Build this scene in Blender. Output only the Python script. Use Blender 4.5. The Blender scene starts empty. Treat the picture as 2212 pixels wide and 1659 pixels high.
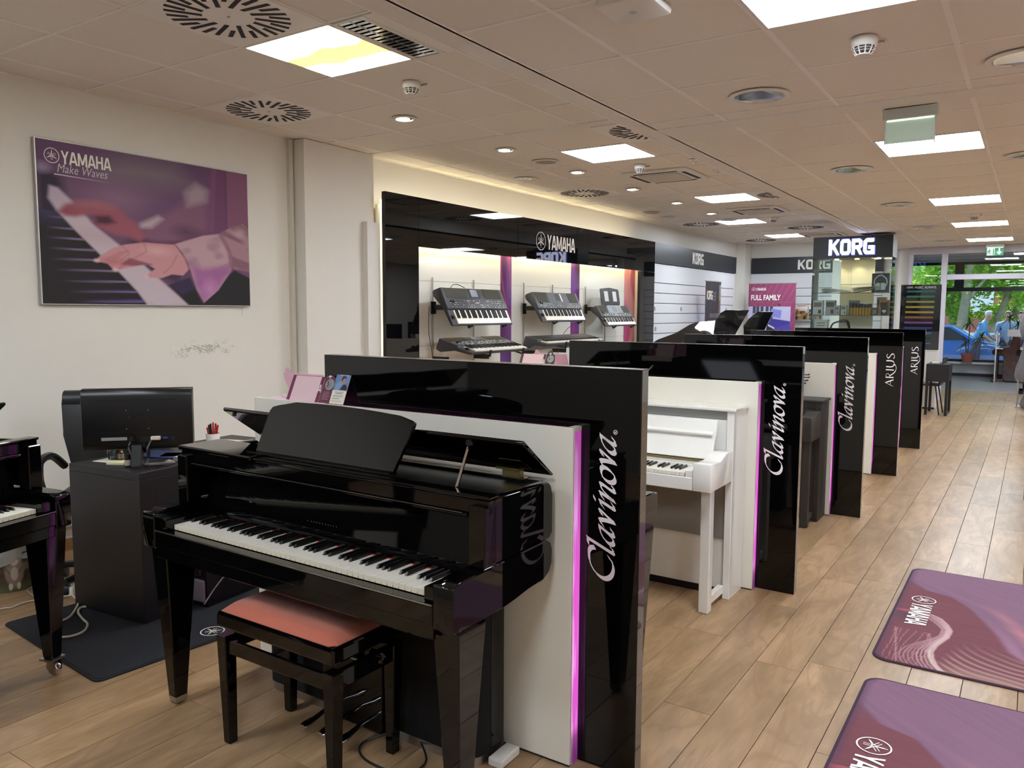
import bpy, bmesh, math, random
import numpy as np
from mathutils import Vector, Matrix
PI = math.pi
C = bpy.context.scene.collection
SC = bpy.context.scene
R = random.Random(7)

# ------------------------------------------------------------------ camera
cam_d = bpy.data.cameras.new('camera'); cam = bpy.data.objects.new('camera', cam_d); C.objects.link(cam)
YAW, PITCH, ROLL, FPX, HC = math.radians(33.512), math.radians(-5.274), math.radians(0.263), 1702.05, 1.51
_f = Vector((-math.sin(YAW)*math.cos(PITCH), math.cos(YAW)*math.cos(PITCH), math.sin(PITCH)))
_r = Vector((math.cos(YAW), math.sin(YAW), 0)); _u = _r.cross(_f)
_r2 = _r*math.cos(ROLL)+_u*math.sin(ROLL); _u2 = -_r*math.sin(ROLL)+_u*math.cos(ROLL)
cam.matrix_world = Matrix(((_r2.x,_u2.x,-_f.x,0),(_r2.y,_u2.y,-_f.y,0),(_r2.z,_u2.z,-_f.z,HC),(0,0,0,1)))
cam_d.sensor_fit = 'HORIZONTAL'; cam_d.sensor_width = 36.0; cam_d.lens = FPX/2212*36.0
cam_d.clip_start = 0.05; cam_d.clip_end = 200
SC.camera = cam

# ------------------------------------------------------------------ world, sun, exposure
LIGHT = 24.0          # radiance of the ceiling light panels
SC.view_settings.view_transform = 'Standard'; SC.view_settings.look = 'None'
SC.view_settings.gamma = 1.0; SC.view_settings.exposure = 0.45; SC.view_settings.use_curve_mapping = False
SC.cycles.max_bounces = 8; SC.cycles.diffuse_bounces = 5; SC.cycles.glossy_bounces = 4
SC.cycles.transparent_max_bounces = 16; SC.cycles.sample_clamp_indirect = 6.0; SC.cycles.caustics_reflective = False
SC.cycles.use_denoising = True; SC.cycles.filter_width = 1.2
w = bpy.data.worlds.new('sky'); SC.world = w; w.use_nodes = True
wn = w.node_tree.nodes; wl = w.node_tree.links
bg = wn['Background']; tc = wn.new('ShaderNodeTexCoord'); sp = wn.new('ShaderNodeSeparateXYZ'); cr = wn.new('ShaderNodeValToRGB')
wl.new(tc.outputs['Generated'], sp.inputs[0]); wl.new(sp.outputs['Z'], cr.inputs[0]); wl.new(cr.outputs[0], bg.inputs[0])
cr.color_ramp.elements[0].position = 0.0; cr.color_ramp.elements[0].color = (0.85,0.93,1,1)
cr.color_ramp.elements[1].position = 0.6; cr.color_ramp.elements[1].color = (0.45,0.65,1,1)
bg.inputs[1].default_value = 1.6
sd = bpy.data.lights.new('sun','SUN'); sun = bpy.data.objects.new('sun', sd); C.objects.link(sun)
sd.energy = 5.0; sd.angle = 0.02; sd.color = (1,0.95,0.85); sun.rotation_euler = (math.radians(38), 0, math.radians(-150)); sun.location = (0,40,20)

# ------------------------------------------------------------------ materials
def s2l(c):
    if isinstance(c, str):
        c = c.lstrip('#'); c = [int(c[i:i+2],16)/255 for i in (0,2,4)]
    return tuple(((x/12.92) if x <= 0.04045 else ((x+0.055)/1.055)**2.4) for x in c)
MATS = {}
def pm(name, col, rough=0.5, metal=0.0, coat=0.0, emit=None, es=0.0, noise=0.0, nscale=20, bump=0.0, bscale=200, spec=None, sheen=0):
    if name in MATS: return MATS[name]
    m = bpy.data.materials.new(name); m.use_nodes = True; MATS[name] = m
    n = m.node_tree.nodes; l = m.node_tree.links; b = n['Principled BSDF']
    c = s2l(col); b.inputs['Base Color'].default_value = (*c,1); b.inputs['Roughness'].default_value = rough
    b.inputs['Metallic'].default_value = metal
    if spec is not None: b.inputs['Specular IOR Level'].default_value = spec
    if sheen: b.inputs['Sheen Weight'].default_value = sheen
    if coat: b.inputs['Coat Weight'].default_value = coat; b.inputs['Coat Roughness'].default_value = 0.02
    if emit is not None:
        b.inputs['Emission Color'].default_value = (*s2l(emit),1); b.inputs['Emission Strength'].default_value = es
    if noise or bump:
        t = n.new('ShaderNodeTexCoord')
    if noise:
        nz = n.new('ShaderNodeTexNoise'); nz.inputs['Scale'].default_value = nscale; nz.inputs['Detail'].default_value = 4
        rp = n.new('ShaderNodeValToRGB'); l.new(t.outputs['Object'], nz.inputs['Vector']); l.new(nz.outputs['Fac'], rp.inputs[0])
        rp.color_ramp.elements[0].position = .3; rp.color_ramp.elements[1].position = .7
        rp.color_ramp.elements[0].color = (*[max(0,x*(1-noise)) for x in c],1); rp.color_ramp.elements[1].color = (*[min(1,x*(1+noise)) for x in c],1)
        l.new(rp.outputs[0], b.inputs['Base Color'])
    if bump:
        nb = n.new('ShaderNodeTexNoise'); nb.inputs['Scale'].default_value = bscale; nb.inputs['Detail'].default_value = 3
        bp = n.new('ShaderNodeBump'); bp.inputs['Strength'].default_value = bump; bp.inputs['Distance'].default_value = 0.002
        l.new(t.outputs['Object'], nb.inputs['Vector']); l.new(nb.outputs['Fac'], bp.inputs['Height']); l.new(bp.outputs[0], b.inputs['Normal'])
    return m
def paint_mat(name='print', rough=0.45, es=0.0):
    """colours come from the mesh's own 'Col' attribute (flat print)"""
    if name in MATS: return MATS[name]
    m = bpy.data.materials.new(name); m.use_nodes = True; MATS[name] = m
    n = m.node_tree.nodes; l = m.node_tree.links; b = n['Principled BSDF']
    a = n.new('ShaderNodeVertexColor'); a.layer_name = 'Col'; l.new(a.outputs[0], b.inputs['Base Color']); b.inputs['Roughness'].default_value = rough
    if es: l.new(a.outputs[0], b.inputs['Emission Color']); b.inputs['Emission Strength'].default_value = es
    return m
def glass_mat(name, tint=(0.93,0.98,0.96), refl=0.5):
    if name in MATS: return MATS[name]
    m = bpy.data.materials.new(name); m.use_nodes = True; MATS[name] = m
    n = m.node_tree.nodes; l = m.node_tree.links; n.clear()
    o = n.new('ShaderNodeOutputMaterial'); mx = n.new('ShaderNodeMixShader'); tr = n.new('ShaderNodeBsdfTransparent'); gl = n.new('ShaderNodeBsdfGlossy'); fr = n.new('ShaderNodeFresnel')
    tr.inputs[0].default_value = (*tint,1); gl.inputs['Roughness'].default_value = 0.0; fr.inputs['IOR'].default_value = 1.5
    mt = n.new('ShaderNodeMath'); mt.operation = 'MULTIPLY'; mt.inputs[1].default_value = refl*2
    l.new(fr.outputs[0], mt.inputs[0]); l.new(mt.outputs[0], mx.inputs[0]); l.new(tr.outputs[0], mx.inputs[1]); l.new(gl.outputs[0], mx.inputs[2]); l.new(mx.outputs[0], o.inputs[0])
    return m
def emat(name, col, s):
    return pm(name, '#000000', 0.6, emit=col, es=s)

WALL = pm('wall_paint','#e6e4de',0.75, noise=0.02, nscale=1.2, bump=0.06, bscale=90)
TILE = pm('mineral_tile','#e9e4dc',0.9, noise=0.03, nscale=120, bump=0.15, bscale=400)
BAR = pm('white_bar','#f0eeea',0.45)
BAND = pm('white_band','#e6e2dc',0.6)
WMET = pm('white_metal','#e3e1dc',0.35)
GLOSS = pm('black_gloss','#040405',0.03, spec=.42)
POLISH = pm('polished_ebony','#040405',0.04, spec=.42)
SATIN = pm('black_satin','#100f12',0.42, noise=.15, nscale=60)
MATTE = pm('black_fabric','#060608',0.95, bump=.3, bscale=600)
PLAS = pm('black_plastic','#121214',0.38)
DGREY = pm('dark_grey_plastic','#3a3c40',0.42)
MGREY = pm('mid_grey','#6b6d70',0.45)
WLAQ = pm('white_lacquer','#f0efea',0.12, coat=.6)
WBOARD = pm('white_board','#e9e6da',0.22, coat=.3)
IVORY = pm('ivory_key','#f2eee2',0.25)
KEYEDGE = pm('key_front','#e2d8bf',0.4)
EBONY = pm('ebony_key','#0a0a0b',0.3)
CHROME = pm('chrome','#d8d8d8',0.12, metal=1.0)
STEEL = pm('brushed_steel','#b9b7b2',0.32, metal=1.0)
ALU = pm('aluminium','#c6c4c0',0.4, metal=.8)
BRASS = pm('brass','#9a8a5c',0.3, metal=1.0)
RED = pm('red_felt','#a81f26',0.9)
WHITE = pm('white_print','#efece6',0.5)
LETTER = pm('pale_letter','#ece6e8',0.4)
GREY = pm('grey_paint','#8f8d8a',0.6)
BROWN = pm('dark_rosewood','#2a2522',0.5, noise=.2, nscale=30)
MAHOG = pm('mahogany','#3a1714',0.18, coat=.5, noise=.25, nscale=12)
GLASS = glass_mat('clear_glass')
GLASSW = glass_mat('window_glass', (0.95,0.98,0.97), 0.5)
EDGEG = pm('glass_edge','#3f8f86',0.1, coat=.5)
PAPER = pm('paper','#eeebe2',0.7)
GREEN = pm('leaf_green','#3f6b2c',0.5, noise=.4, nscale=8)

# ------------------------------------------------------------------ mesh builder
class MB:
    def __init__(s): s.v = []; s.f = []; s.mi = []; s.m = 0
    def add(s, vs, fs):
        o = len(s.v); s.v += [tuple(v) for v in vs]; s.f += [tuple(i+o for i in f) for f in fs]; s.mi += [s.m]*len(fs); return s
    def box(s, x0,y0,z0,x1,y1,z1):
        if x0>x1: x0,x1=x1,x0
        if y0>y1: y0,y1=y1,y0
        if z0>z1: z0,z1=z1,z0
        return s.add([(x0,y0,z0),(x1,y0,z0),(x1,y1,z0),(x0,y1,z0),(x0,y0,z1),(x1,y0,z1),(x1,y1,z1),(x0,y1,z1)],
            [(0,3,2,1),(4,5,6,7),(0,1,5,4),(1,2,6,5),(2,3,7,6),(3,0,4,7)])
    def taper(s, c0, s0, c1, s1):
        """box from rect centre c0 (x,y,z) half sizes s0 to c1,s1"""
        a=[(c0[0]+i*s0[0],c0[1]+j*s0[1],c0[2]) for i,j in((-1,-1),(1,-1),(1,1),(-1,1))]
        b=[(c1[0]+i*s1[0],c1[1]+j*s1[1],c1[2]) for i,j in((-1,-1),(1,-1),(1,1),(-1,1))]
        if c1[2] < c0[2]: a,b=b,a
        return s.add(a+b,[(0,3,2,1),(4,5,6,7),(0,1,5,4),(1,2,6,5),(2,3,7,6),(3,0,4,7)])
    def prism(s, poly, ax, a, b):
        """poly of 2D points; ax = axis of extrusion: 'x' -> (y,z), 'y' -> (x,z), 'z' -> (x,y)"""
        n=len(poly)
        def P(p,t): return {'x':(t,p[0],p[1]),'y':(p[0],t,p[1]),'z':(p[0],p[1],t)}[ax]
        vs=[P(p,a) for p in poly]+[P(p,b) for p in poly]
        ar=sum(poly[i][0]*poly[(i+1)%n][1]-poly[(i+1)%n][0]*poly[i][1] for i in range(n))
        flip=(ar<0)^(ax=='y')^(b<a)
        f=[tuple(range(n))[::-1], tuple(range(n,2*n))]+[(i,(i+1)%n,(i+1)%n+n,i+n) for i in range(n)]
        if flip: f=[t[::-1] for t in f]
        return s.add(vs,f)
    def tube(s, pts, r, n=8, cap=True):
        pts=[Vector(p) for p in pts]; rings=[]; rr=r if isinstance(r,(list,tuple)) else [r]*len(pts)
        up=Vector((0,0,1))
        for i,p in enumerate(pts):
            d=(pts[min(i+1,len(pts)-1)]-pts[max(i-1,0)]).normalized()
            a=d.cross(up); 
            if a.length<.15: a=d.cross(Vector((1,0,0)))
            a.normalize(); b=d.cross(a).normalized()
            rings.append([p+rr[i]*(math.cos(2*PI*k/n)*a+math.sin(2*PI*k/n)*b) for k in range(n)])
        vs=[v for g in rings for v in g]; fs=[]
        for i in range(len(pts)-1):
            for k in range(n): fs.append((i*n+k,i*n+(k+1)%n,(i+1)*n+(k+1)%n,(i+1)*n+k))
        if cap: fs+= [tuple(range(n))[::-1], tuple((len(pts)-1)*n+k for k in range(n))]
        return s.add(vs,fs)
    def lathe(s, prof, c=(0,0), n=24, ax='z'):
        vs=[];fs=[]
        for r,z in prof:
            for k in range(n):
                a=2*PI*k/n; p=(r*math.cos(a),r*math.sin(a),z)
                if ax=='x': p=(p[2],p[0],p[1])
                if ax=='y': p=(p[0],p[2],p[1])
                vs.append((p[0]+c[0],p[1]+c[1],p[2]+(c[2] if len(c)>2 else 0)))
        for i in range(len(prof)-1):
            for k in range(n): fs.append((i*n+k,i*n+(k+1)%n,(i+1)*n+(k+1)%n,(i+1)*n+k))
        if prof[0][0]>1e-6: fs.append(tuple(range(n))[::-1])
        if prof[-1][0]>1e-6: fs.append(tuple((len(prof)-1)*n+k for k in range(n)))
        return s.add(vs,fs)
    def quad(s,a,b,c,d): return s.add([a,b,c,d],[(0,1,2,3)])
    def poly3(s, pts, nrm, t):
        """planar polygon given in 3D, thickened by t along nrm"""
        nv=Vector(nrm).normalized()*t; n=len(pts)
        vs=[tuple(p) for p in pts]+[tuple(Vector(p)+nv) for p in pts]
        return s.add(vs,[tuple(range(n))[::-1],tuple(range(n,2*n))]+[(i,(i+1)%n,(i+1)%n+n,i+n) for i in range(n)])
    def xf(s, M):
        s.v=[tuple(M@Vector(v)) for v in s.v]; return s
def obj(name, mb, mat, parent=None, bevel=0.0, smooth=False, loc=None, rot=None, label=None, recalc=True):
    me = bpy.data.meshes.new(name); me.from_pydata(mb.v, [], mb.f)
    if isinstance(mat,(list,tuple)):
        for m in mat: me.materials.append(m)
        me.polygons.foreach_set('material_index', mb.mi)
    elif mat: me.materials.append(mat)
    if bevel or recalc or smooth:
        bm = bmesh.new(); bm.from_mesh(me)
        if recalc: bmesh.ops.recalc_face_normals(bm, faces=bm.faces)
        if bevel:
            es=[e for e in bm.edges if len(e.link_faces)==2 and e.calc_face_angle(0)>0.6]
            bmesh.ops.bevel(bm, geom=es, offset=bevel, segments=2 if bevel>0.004 else 1, affect='EDGES', profile=.5, clamp_overlap=True)
        bm.to_mesh(me); bm.free()
    if smooth:
        me.polygons.foreach_set('use_smooth',[True]*len(me.polygons))
        try: me.set_sharp_from_angle(angle=math.radians(40))
        except Exception: pass
    o = bpy.data.objects.new(name, me); C.objects.link(o)
    if parent: o.parent = parent
    if loc: o.location = loc
    if rot: o.rotation_euler = rot
    if label: o['label'] = label
    return o
def tag(o, label, cat, group=None, kind=None):
    o['label'] = label; o['category'] = cat
    if group: o['group'] = group
    if kind: o['kind'] = kind
    return o
def thing(name, label, cat, loc=(0,0,0), rz=0.0, group=None):
    o = bpy.data.objects.new(name, None); C.objects.link(o); o.empty_display_size = .1
    o.location = loc; o.rotation_euler = (0,0,rz); return tag(o,label,cat,group)
def struct(name, mb, mat, parent=None, bevel=0, **k):
    o = obj(name, mb, mat, parent, bevel, **k); o['kind'] = 'structure'; return o
def stuff(o): o['kind']='stuff'; return o
def copy_tree(o, parent=None):
    c = o.copy(); C.objects.link(c); c.parent = parent
    for ch in list(o.children): copy_tree(ch, c)
    return c
def pbox(name, x0,y0,z0,x1,y1,z1, mat, parent, bevel=0.0, **k): return obj(name, MB().box(x0,y0,z0,x1,y1,z1), mat, parent, bevel, **k)

# ------------------------------------------------------------------ writing
def text_mb(s, size, bold=0.0, xs=1.0, shear=0.0, depth=0.0, spacing=1.0):
    cu = bpy.data.curves.new('t','FONT'); cu.body = s; cu.size = size; cu.offset = bold*size; cu.extrude = depth/2; cu.shear = shear; cu.space_character = spacing
    cu.resolution_u = 3
    o = bpy.data.objects.new('t', cu); C.objects.link(o); dg = bpy.context.evaluated_depsgraph_get()
    me = bpy.data.meshes.new_from_object(o.evaluated_get(dg)); mb = MB()
    vs=[(v.co.x*xs, v.co.y, v.co.z) for v in me.vertices]; mb.add(vs,[tuple(p.vertices) for p in me.polygons])
    bpy.data.objects.remove(o); bpy.data.curves.remove(cu); bpy.data.meshes.remove(me)
    return mb
def fit(mb, x0, x1, y0, y1):
    xs=[v[0] for v in mb.v]; ys=[v[1] for v in mb.v]; a,b=min(xs),max(xs); c,d=min(ys),max(ys)
    mb.v=[(x0+(v[0]-a)/(b-a)*(x1-x0), y0+(v[1]-c)/(d-c)*(y1-y0), v[2]) for v in mb.v]; return mb
def catmull(P, k=6):
    out=[]; n=len(P)
    for i in range(n-1):
        p0=P[max(i-1,0)];p1=P[i];p2=P[i+1];p3=P[min(i+2,n-1)]
        for j in range(k):
            t=j/k
            out.append(tuple(0.5*((2*b)+(c-a)*t+(2*a-5*b+4*c-d)*t*t+(-a+3*b-3*c+d)*t**3) for a,b,c,d in zip(p0,p1,p2,p3)))
    out.append(tuple(P[-1])); return out
def stroke(mb, P, w, thin=None, ang=None, smooth=True, k=6):
    """pen stroke in the xy plane; with ang a broad nib of width w, else a round pen of width w"""
    pts=catmull(P,k) if smooth and len(P)>2 else P
    thin = w if thin is None else thin
    N=(math.cos(ang)*w/2, math.sin(ang)*w/2) if ang is not None else (0,0)
    for a,b in zip(pts,pts[1:]):
        dx,dy=b[0]-a[0],b[1]-a[1]; L=math.hypot(dx,dy)
        if L<1e-9: continue
        if ang is not None:
            nx,ny=-dy/L,dx/L; h=abs(N[0]*nx+N[1]*ny); h=max(h,thin/2)
            e=(dx/L*thin*.35,dy/L*thin*.35)
            sgn=1 if N[0]*nx+N[1]*ny>=0 else -1
            ox,oy=(N[0]*sgn,N[1]*sgn) if abs(N[0]*nx+N[1]*ny)>=thin/2 else (nx*h,ny*h)
        else:
            ox,oy=-dy/L*w/2,dx/L*w/2; e=(dx/L*w*.18,dy/L*w*.18)
        z=0.00002*(len(mb.f)%7)
        mb.add([(a[0]-ox-e[0],a[1]-oy-e[1],z),(b[0]-ox+e[0],b[1]-oy+e[1],z),(b[0]+ox+e[0],b[1]+oy+e[1],z),(a[0]+ox-e[0],a[1]+oy-e[1],z)],[(0,1,2,3)])
    return mb
A_=[[(.97,1.0),(.66,.96),(.27,.72),(.02,.42),(-.01,.18),(.12,.07),(.32,.17),(.62,.5),(.93,.97)],[(.95,.99),(.62,.45),(.5,.17),(.56,.08),(.68,.12),(.87,.3)]]
V_=[[(0,.77),(.16,.93),(.28,1.0),(.33,.8),(.3,.4),(.25,.05)],[(.25,.06),(.5,.45),(.78,.82),(.86,.98),(.76,1.0),(.68,.86)]]
CLAV=[[(1.77,1.3),(1.72,1.52),(1.55,1.65),(1.31,1.66),(.95,1.62),(.55,1.43),(.22,1.12),(.04,.75),(.08,.42),(.32,.17),(.70,.07),(1.08,.16),(1.35,.42)],
 [(1.96,1.74),(2.3,1.75)],[(2.27,1.78),(1.95,1.0),(1.66,.3),(1.6,.13),(1.72,.08),(1.96,.3)]]
CLAV+=[[(x+2.13,y) for x,y in s] for s in A_]
CLAV+=[[(x+3.15,y) for x,y in s] for s in V_]
CLAV+=[[(4.2,.76),(4.4,.95),(4.55,.98),(4.35,.5),(4.2,.2),(4.22,.08),(4.32,.09),(4.5,.27)],[(4.62,1.36),(4.74,1.36)]]
CLAV+=[[(4.7,.76),(4.88,.93),(5.04,.98),(4.85,.55),(4.63,.06)],[(4.66,.14),(5.0,.62),(5.35,.93),(5.56,.98),(5.5,.75),(5.27,.35),(5.2,.15),(5.28,.07),(5.52,.28)]]
CLAV+=[[(6.35,.97),(6.0,.87),(5.75,.55),(5.71,.25),(5.85,.07),(6.1,.1),(6.4,.4),(6.55,.75),(6.48,.93),(6.33,.97)]]
CLAV+=[[(x+6.6,y) for x,y in s] for s in V_]
CLAV+=[[(x+7.42,y) for x,y in s] for s in A_]
def clavinova_mb():
    mb=MB()
    for s in CLAV: stroke(mb,s,.31,.065,math.radians(33),k=6)
    stroke(mb,[(8.62+.12*math.cos(t*PI/6),.09+.12*math.sin(t*PI/6)) for t in range(13)],.035,smooth=False)
    stroke(mb,[(8.58,.03),(8.58,.15),(8.64,.14),(8.65,.1),(8.59,.09),(8.66,.03)],.022,smooth=False)
    return mb
ARI=[([(0,0),(.42,1.0)],0),([(.42,1.0),(.8,0)],1),([(.16,.36),(.64,.36)],0),([(1.08,0),(1.08,1.0)],1),([(1.06,.97),(1.3,.98),(1.5,.86),(1.5,.66),(1.3,.52),(1.1,.5)],0),
 ([(1.25,.52),(1.6,.02),(1.95,-.24),(2.35,-.27),(2.6,-.12),(2.62,.1)],1),([(1.98,.02),(1.98,1.0)],1),([(2.36,1.0),(2.36,.35),(2.5,.06),(2.75,-.02),(2.98,.1),(3.08,.4),(3.08,1.0)],1),
 ([(3.85,.9),(3.65,.99),(3.46,.88),(3.44,.7),(3.62,.55),(3.86,.38),(3.9,.18),(3.75,.02),(3.55,0),(3.4,.1)],1)]
def arius_mb():
    mb=MB()
    for s,t in ARI: stroke(mb,s,.15 if t else .05,.05,math.radians(8) if t else None,k=6)
    return mb
def emblem_mb(r=1.0, w=.09):
    mb=MB(); stroke(mb,[(r*math.cos(t*PI/18),r*math.sin(t*PI/18)) for t in range(37)],w*r,smooth=False)
    for a in (90,210,330):
        d=math.radians(a); c,s=math.cos(d),math.sin(d)
        T=lambda x,y:(r*(x*c-y*s),r*(x*s+y*c))
        stroke(mb,[T(-.62,.1),T(.12,.1),T(.3,0),T(.12,-.1),T(-.62,-.1)],.055*r,smooth=False)
        stroke(mb,[T(.28,0),T(.6,0)],.12*r,smooth=False); stroke(mb,[T(.6,0),T(.8,0)],.06*r,smooth=False)
    return mb
BLOCK={'Y':(.66,[[(.08,1.1),(.33,.42)],[(.58,1.1),(.33,.42)],[(.33,.5),(.33,-.1)]]),'A':(.68,[[(.05,-.1),(.30,1.1)],[(.63,-.1),(.38,1.1)],[(.2,.27),(.48,.27)]]),
 'M':(.86,[[(.09,-.1),(.09,1.1)],[(.77,-.1),(.77,1.1)],[(.12,1.1),(.43,.15)],[(.74,1.1),(.43,.15)]]),'H':(.66,[[(.09,-.1),(.09,1.1)],[(.57,-.1),(.57,1.1)],[(.1,.53),(.56,.53)]]),
 'K':(.80,[[(.13,-.1),(.13,1.1)],[(.2,.45),(.68,1.15)],[(.3,.62),(.70,-.15)]]),'O':(.80,[[(.13,.22),(.13,.78),(.22,.90),(.58,.90),(.67,.78),(.67,.22),(.58,.10),(.22,.10),(.13,.22),(.13,.3)]]),
 'R':(.80,[[(.13,-.1),(.13,1.1)],[(.13,.89),(.55,.89),(.66,.8),(.66,.56),(.55,.47),(.13,.47)],[(.42,.5),(.68,-.15)]]),'G':(.82,[[(.70,.89),(.24,.89),(.13,.78),(.13,.22),(.22,.10),(.69,.10)],[(.69,-.05),(.69,.5)],[(.42,.44),(.74,.44)]])}
def block_word(word,pen,gap=.06):
    mb=MB(); x=0
    for ch in word:
        w_,S=BLOCK[ch]; g=MB()
        for P in S: stroke(g,P,pen,smooth=False)
        g.v=[(v[0]+x,min(1,max(0,v[1])),v[2]) for v in g.v]; o=len(mb.v); mb.add(g.v,g.f); x+=w_+gap
    return mb
def yam_mb(pen=.165): return block_word('YAMAHA',pen)
def yamaha_mb(H=1.0):
    """emblem followed by the wordmark, cap height H, starts at x=0"""
    mb=emblem_mb(H*.62,.1); mb.v=[(v[0]+H*.62,v[1]+H*.5,v[2]) for v in mb.v]
    t=fit(yam_mb(),H*1.4,H*5.0,0,H); mb.add(t.v,t.f); return mb
def korg_mb(W,H): return fit(block_word('KORG',.225,.045),0,W,0,H)
# frames: map text xy plane onto a face
def face_y(x,y,z): return Matrix.Translation((x,y,z))@Matrix.Rotation(PI/2,4,'X')                      # reads +x, faces -y
def face_x(x,y,z): return Matrix.Translation((x,y,z))@Matrix.Rotation(PI/2,4,'Z')@Matrix.Rotation(PI/2,4,'X')   # reads +y, faces +x
def face_up(x,y,z,rz=0): return Matrix.Translation((x,y,z))@Matrix.Rotation(rz,4,'Z')
def writing(name, mb, M, mat, parent=None, thick=0.0, **k):
    if thick:
        n=len(mb.v); v=mb.v; f=mb.f; e={}
        for t in f:
            for i in range(len(t)): e[(t[i],t[(i+1)%len(t)])]=1
        side=[(a,b,b+n,a+n) for (a,b) in e if (b,a) not in e]
        mb.v=[(x,y,z) for x,y,z in v]+[(x,y,z+thick) for x,y,z in v]
        mb.f=[t[::-1] for t in f]+[tuple(i+n for i in t) for t in f]+side; mb.mi=[0]*len(mb.f)
    mb.xf(M); return obj(name, mb, mat, parent, recalc=bool(thick), **k)

# ------------------------------------------------------------------ painted print (grid mesh with a colour attribute)
def inpoly(U,V,P,soft):
    """soft coverage of polygon P on grids U,V"""
    ins=np.zeros(U.shape,bool); D=np.full(U.shape,1e9); n=len(P)
    for i in range(n):
        x1,y1=P[i];x2,y2=P[(i+1)%n]
        c=((y1>V)!=(y2>V))
        with np.errstate(divide='ignore',invalid='ignore'): xi=(x2-x1)*(V-y1)/((y2-y1) if y2!=y1 else 1e-12)+x1
        ins^=c&(U<xi)
        dx,dy=x2-x1,y2-y1; t=np.clip(((U-x1)*dx+(V-y1)*dy)/(dx*dx+dy*dy+1e-12),0,1)
        D=np.minimum(D,np.hypot(U-x1-t*dx,V-y1-t*dy))
    sd=np.where(ins,D,-D); return np.clip(sd/max(soft,1e-4)+.5,0,1)
def mixc(col,a,c):
    a=a[...,None]; return col*(1-a)+np.array(c)*a
def line_cov(U,V,P,w,soft=.004):
    D=np.full(U.shape,1e9)
    for (x1,y1),(x2,y2) in zip(P,P[1:]):
        dx,dy=x2-x1,y2-y1; t=np.clip(((U-x1)*dx+(V-y1)*dy)/(dx*dx+dy*dy+1e-12),0,1)
        D=np.minimum(D,np.hypot(U-x1-t*dx,V-y1-t*dy))
    return np.clip((w/2-D)/soft+.5,0,1)
def H3(c): return np.array(s2l(c))
def vnoise(U,V,sx,sy,seed=0):
    rs=np.random.RandomState(seed); G=rs.rand(64,64); x=U*sx;y=V*sy
    xi=np.floor(x).astype(int);yi=np.floor(y).astype(int);fx=x-xi;fy=y-yi;fx=fx*fx*(3-2*fx);fy=fy*fy*(3-2*fy)
    g=lambda a,b:G[a%64,b%64]
    return (g(xi,yi)*(1-fx)+g(xi+1,yi)*fx)*(1-fy)+(g(xi,yi+1)*(1-fx)+g(xi+1,yi+1)*fx)*fy
def painted(name, w, h, nx, ny, fn, mat, M, parent=None, **k):
    """w x h picture in the local xy plane, origin at its lower left"""
    u=np.linspace(0,1,nx+1); v=np.linspace(0,1,ny+1); U,V=np.meshgrid(u,v)
    col=np.clip(fn(U,V),0,1); co=np.stack([U*w,V*h,np.zeros_like(U)],-1).reshape(-1,3)
    Mn=np.array(M); co=co@Mn[:3,:3].T+Mn[:3,3]
    me=bpy.data.meshes.new(name); idx=np.arange((nx+1)*(ny+1)).reshape(ny+1,nx+1)
    F=np.stack([idx[:-1,:-1],idx[:-1,1:],idx[1:,1:],idx[1:,:-1]],-1).reshape(-1,4)
    me.vertices.add(len(co)); me.vertices.foreach_set('co',co.ravel().astype(np.float32))
    me.loops.add(F.size); me.loops.foreach_set('vertex_index',F.ravel().astype(np.int32))
    me.polygons.add(len(F)); me.polygons.foreach_set('loop_start',(np.arange(len(F))*4).astype(np.int32)); me.update(calc_edges=True)
    a=me.color_attributes.new('Col','FLOAT_COLOR','POINT'); a.data.foreach_set('color',np.concatenate([col.reshape(-1,3),np.ones((len(co),1))],1).ravel().astype(np.float32))
    me.materials.append(mat); o=bpy.data.objects.new(name,me); C.objects.link(o)
    if parent: o.parent=parent
    if 'label' in k: o['label']=k['label']
    return o
PRINT = paint_mat('print',0.65); PRINTM = paint_mat('cloth_print',0.9)
# ================================================================== SETTING
ZL, ZR = 2.85, 2.637          # two suspended ceiling levels
XW, XE, YS, YN = -5.0, 3.4, -2.2, 15.95
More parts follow.
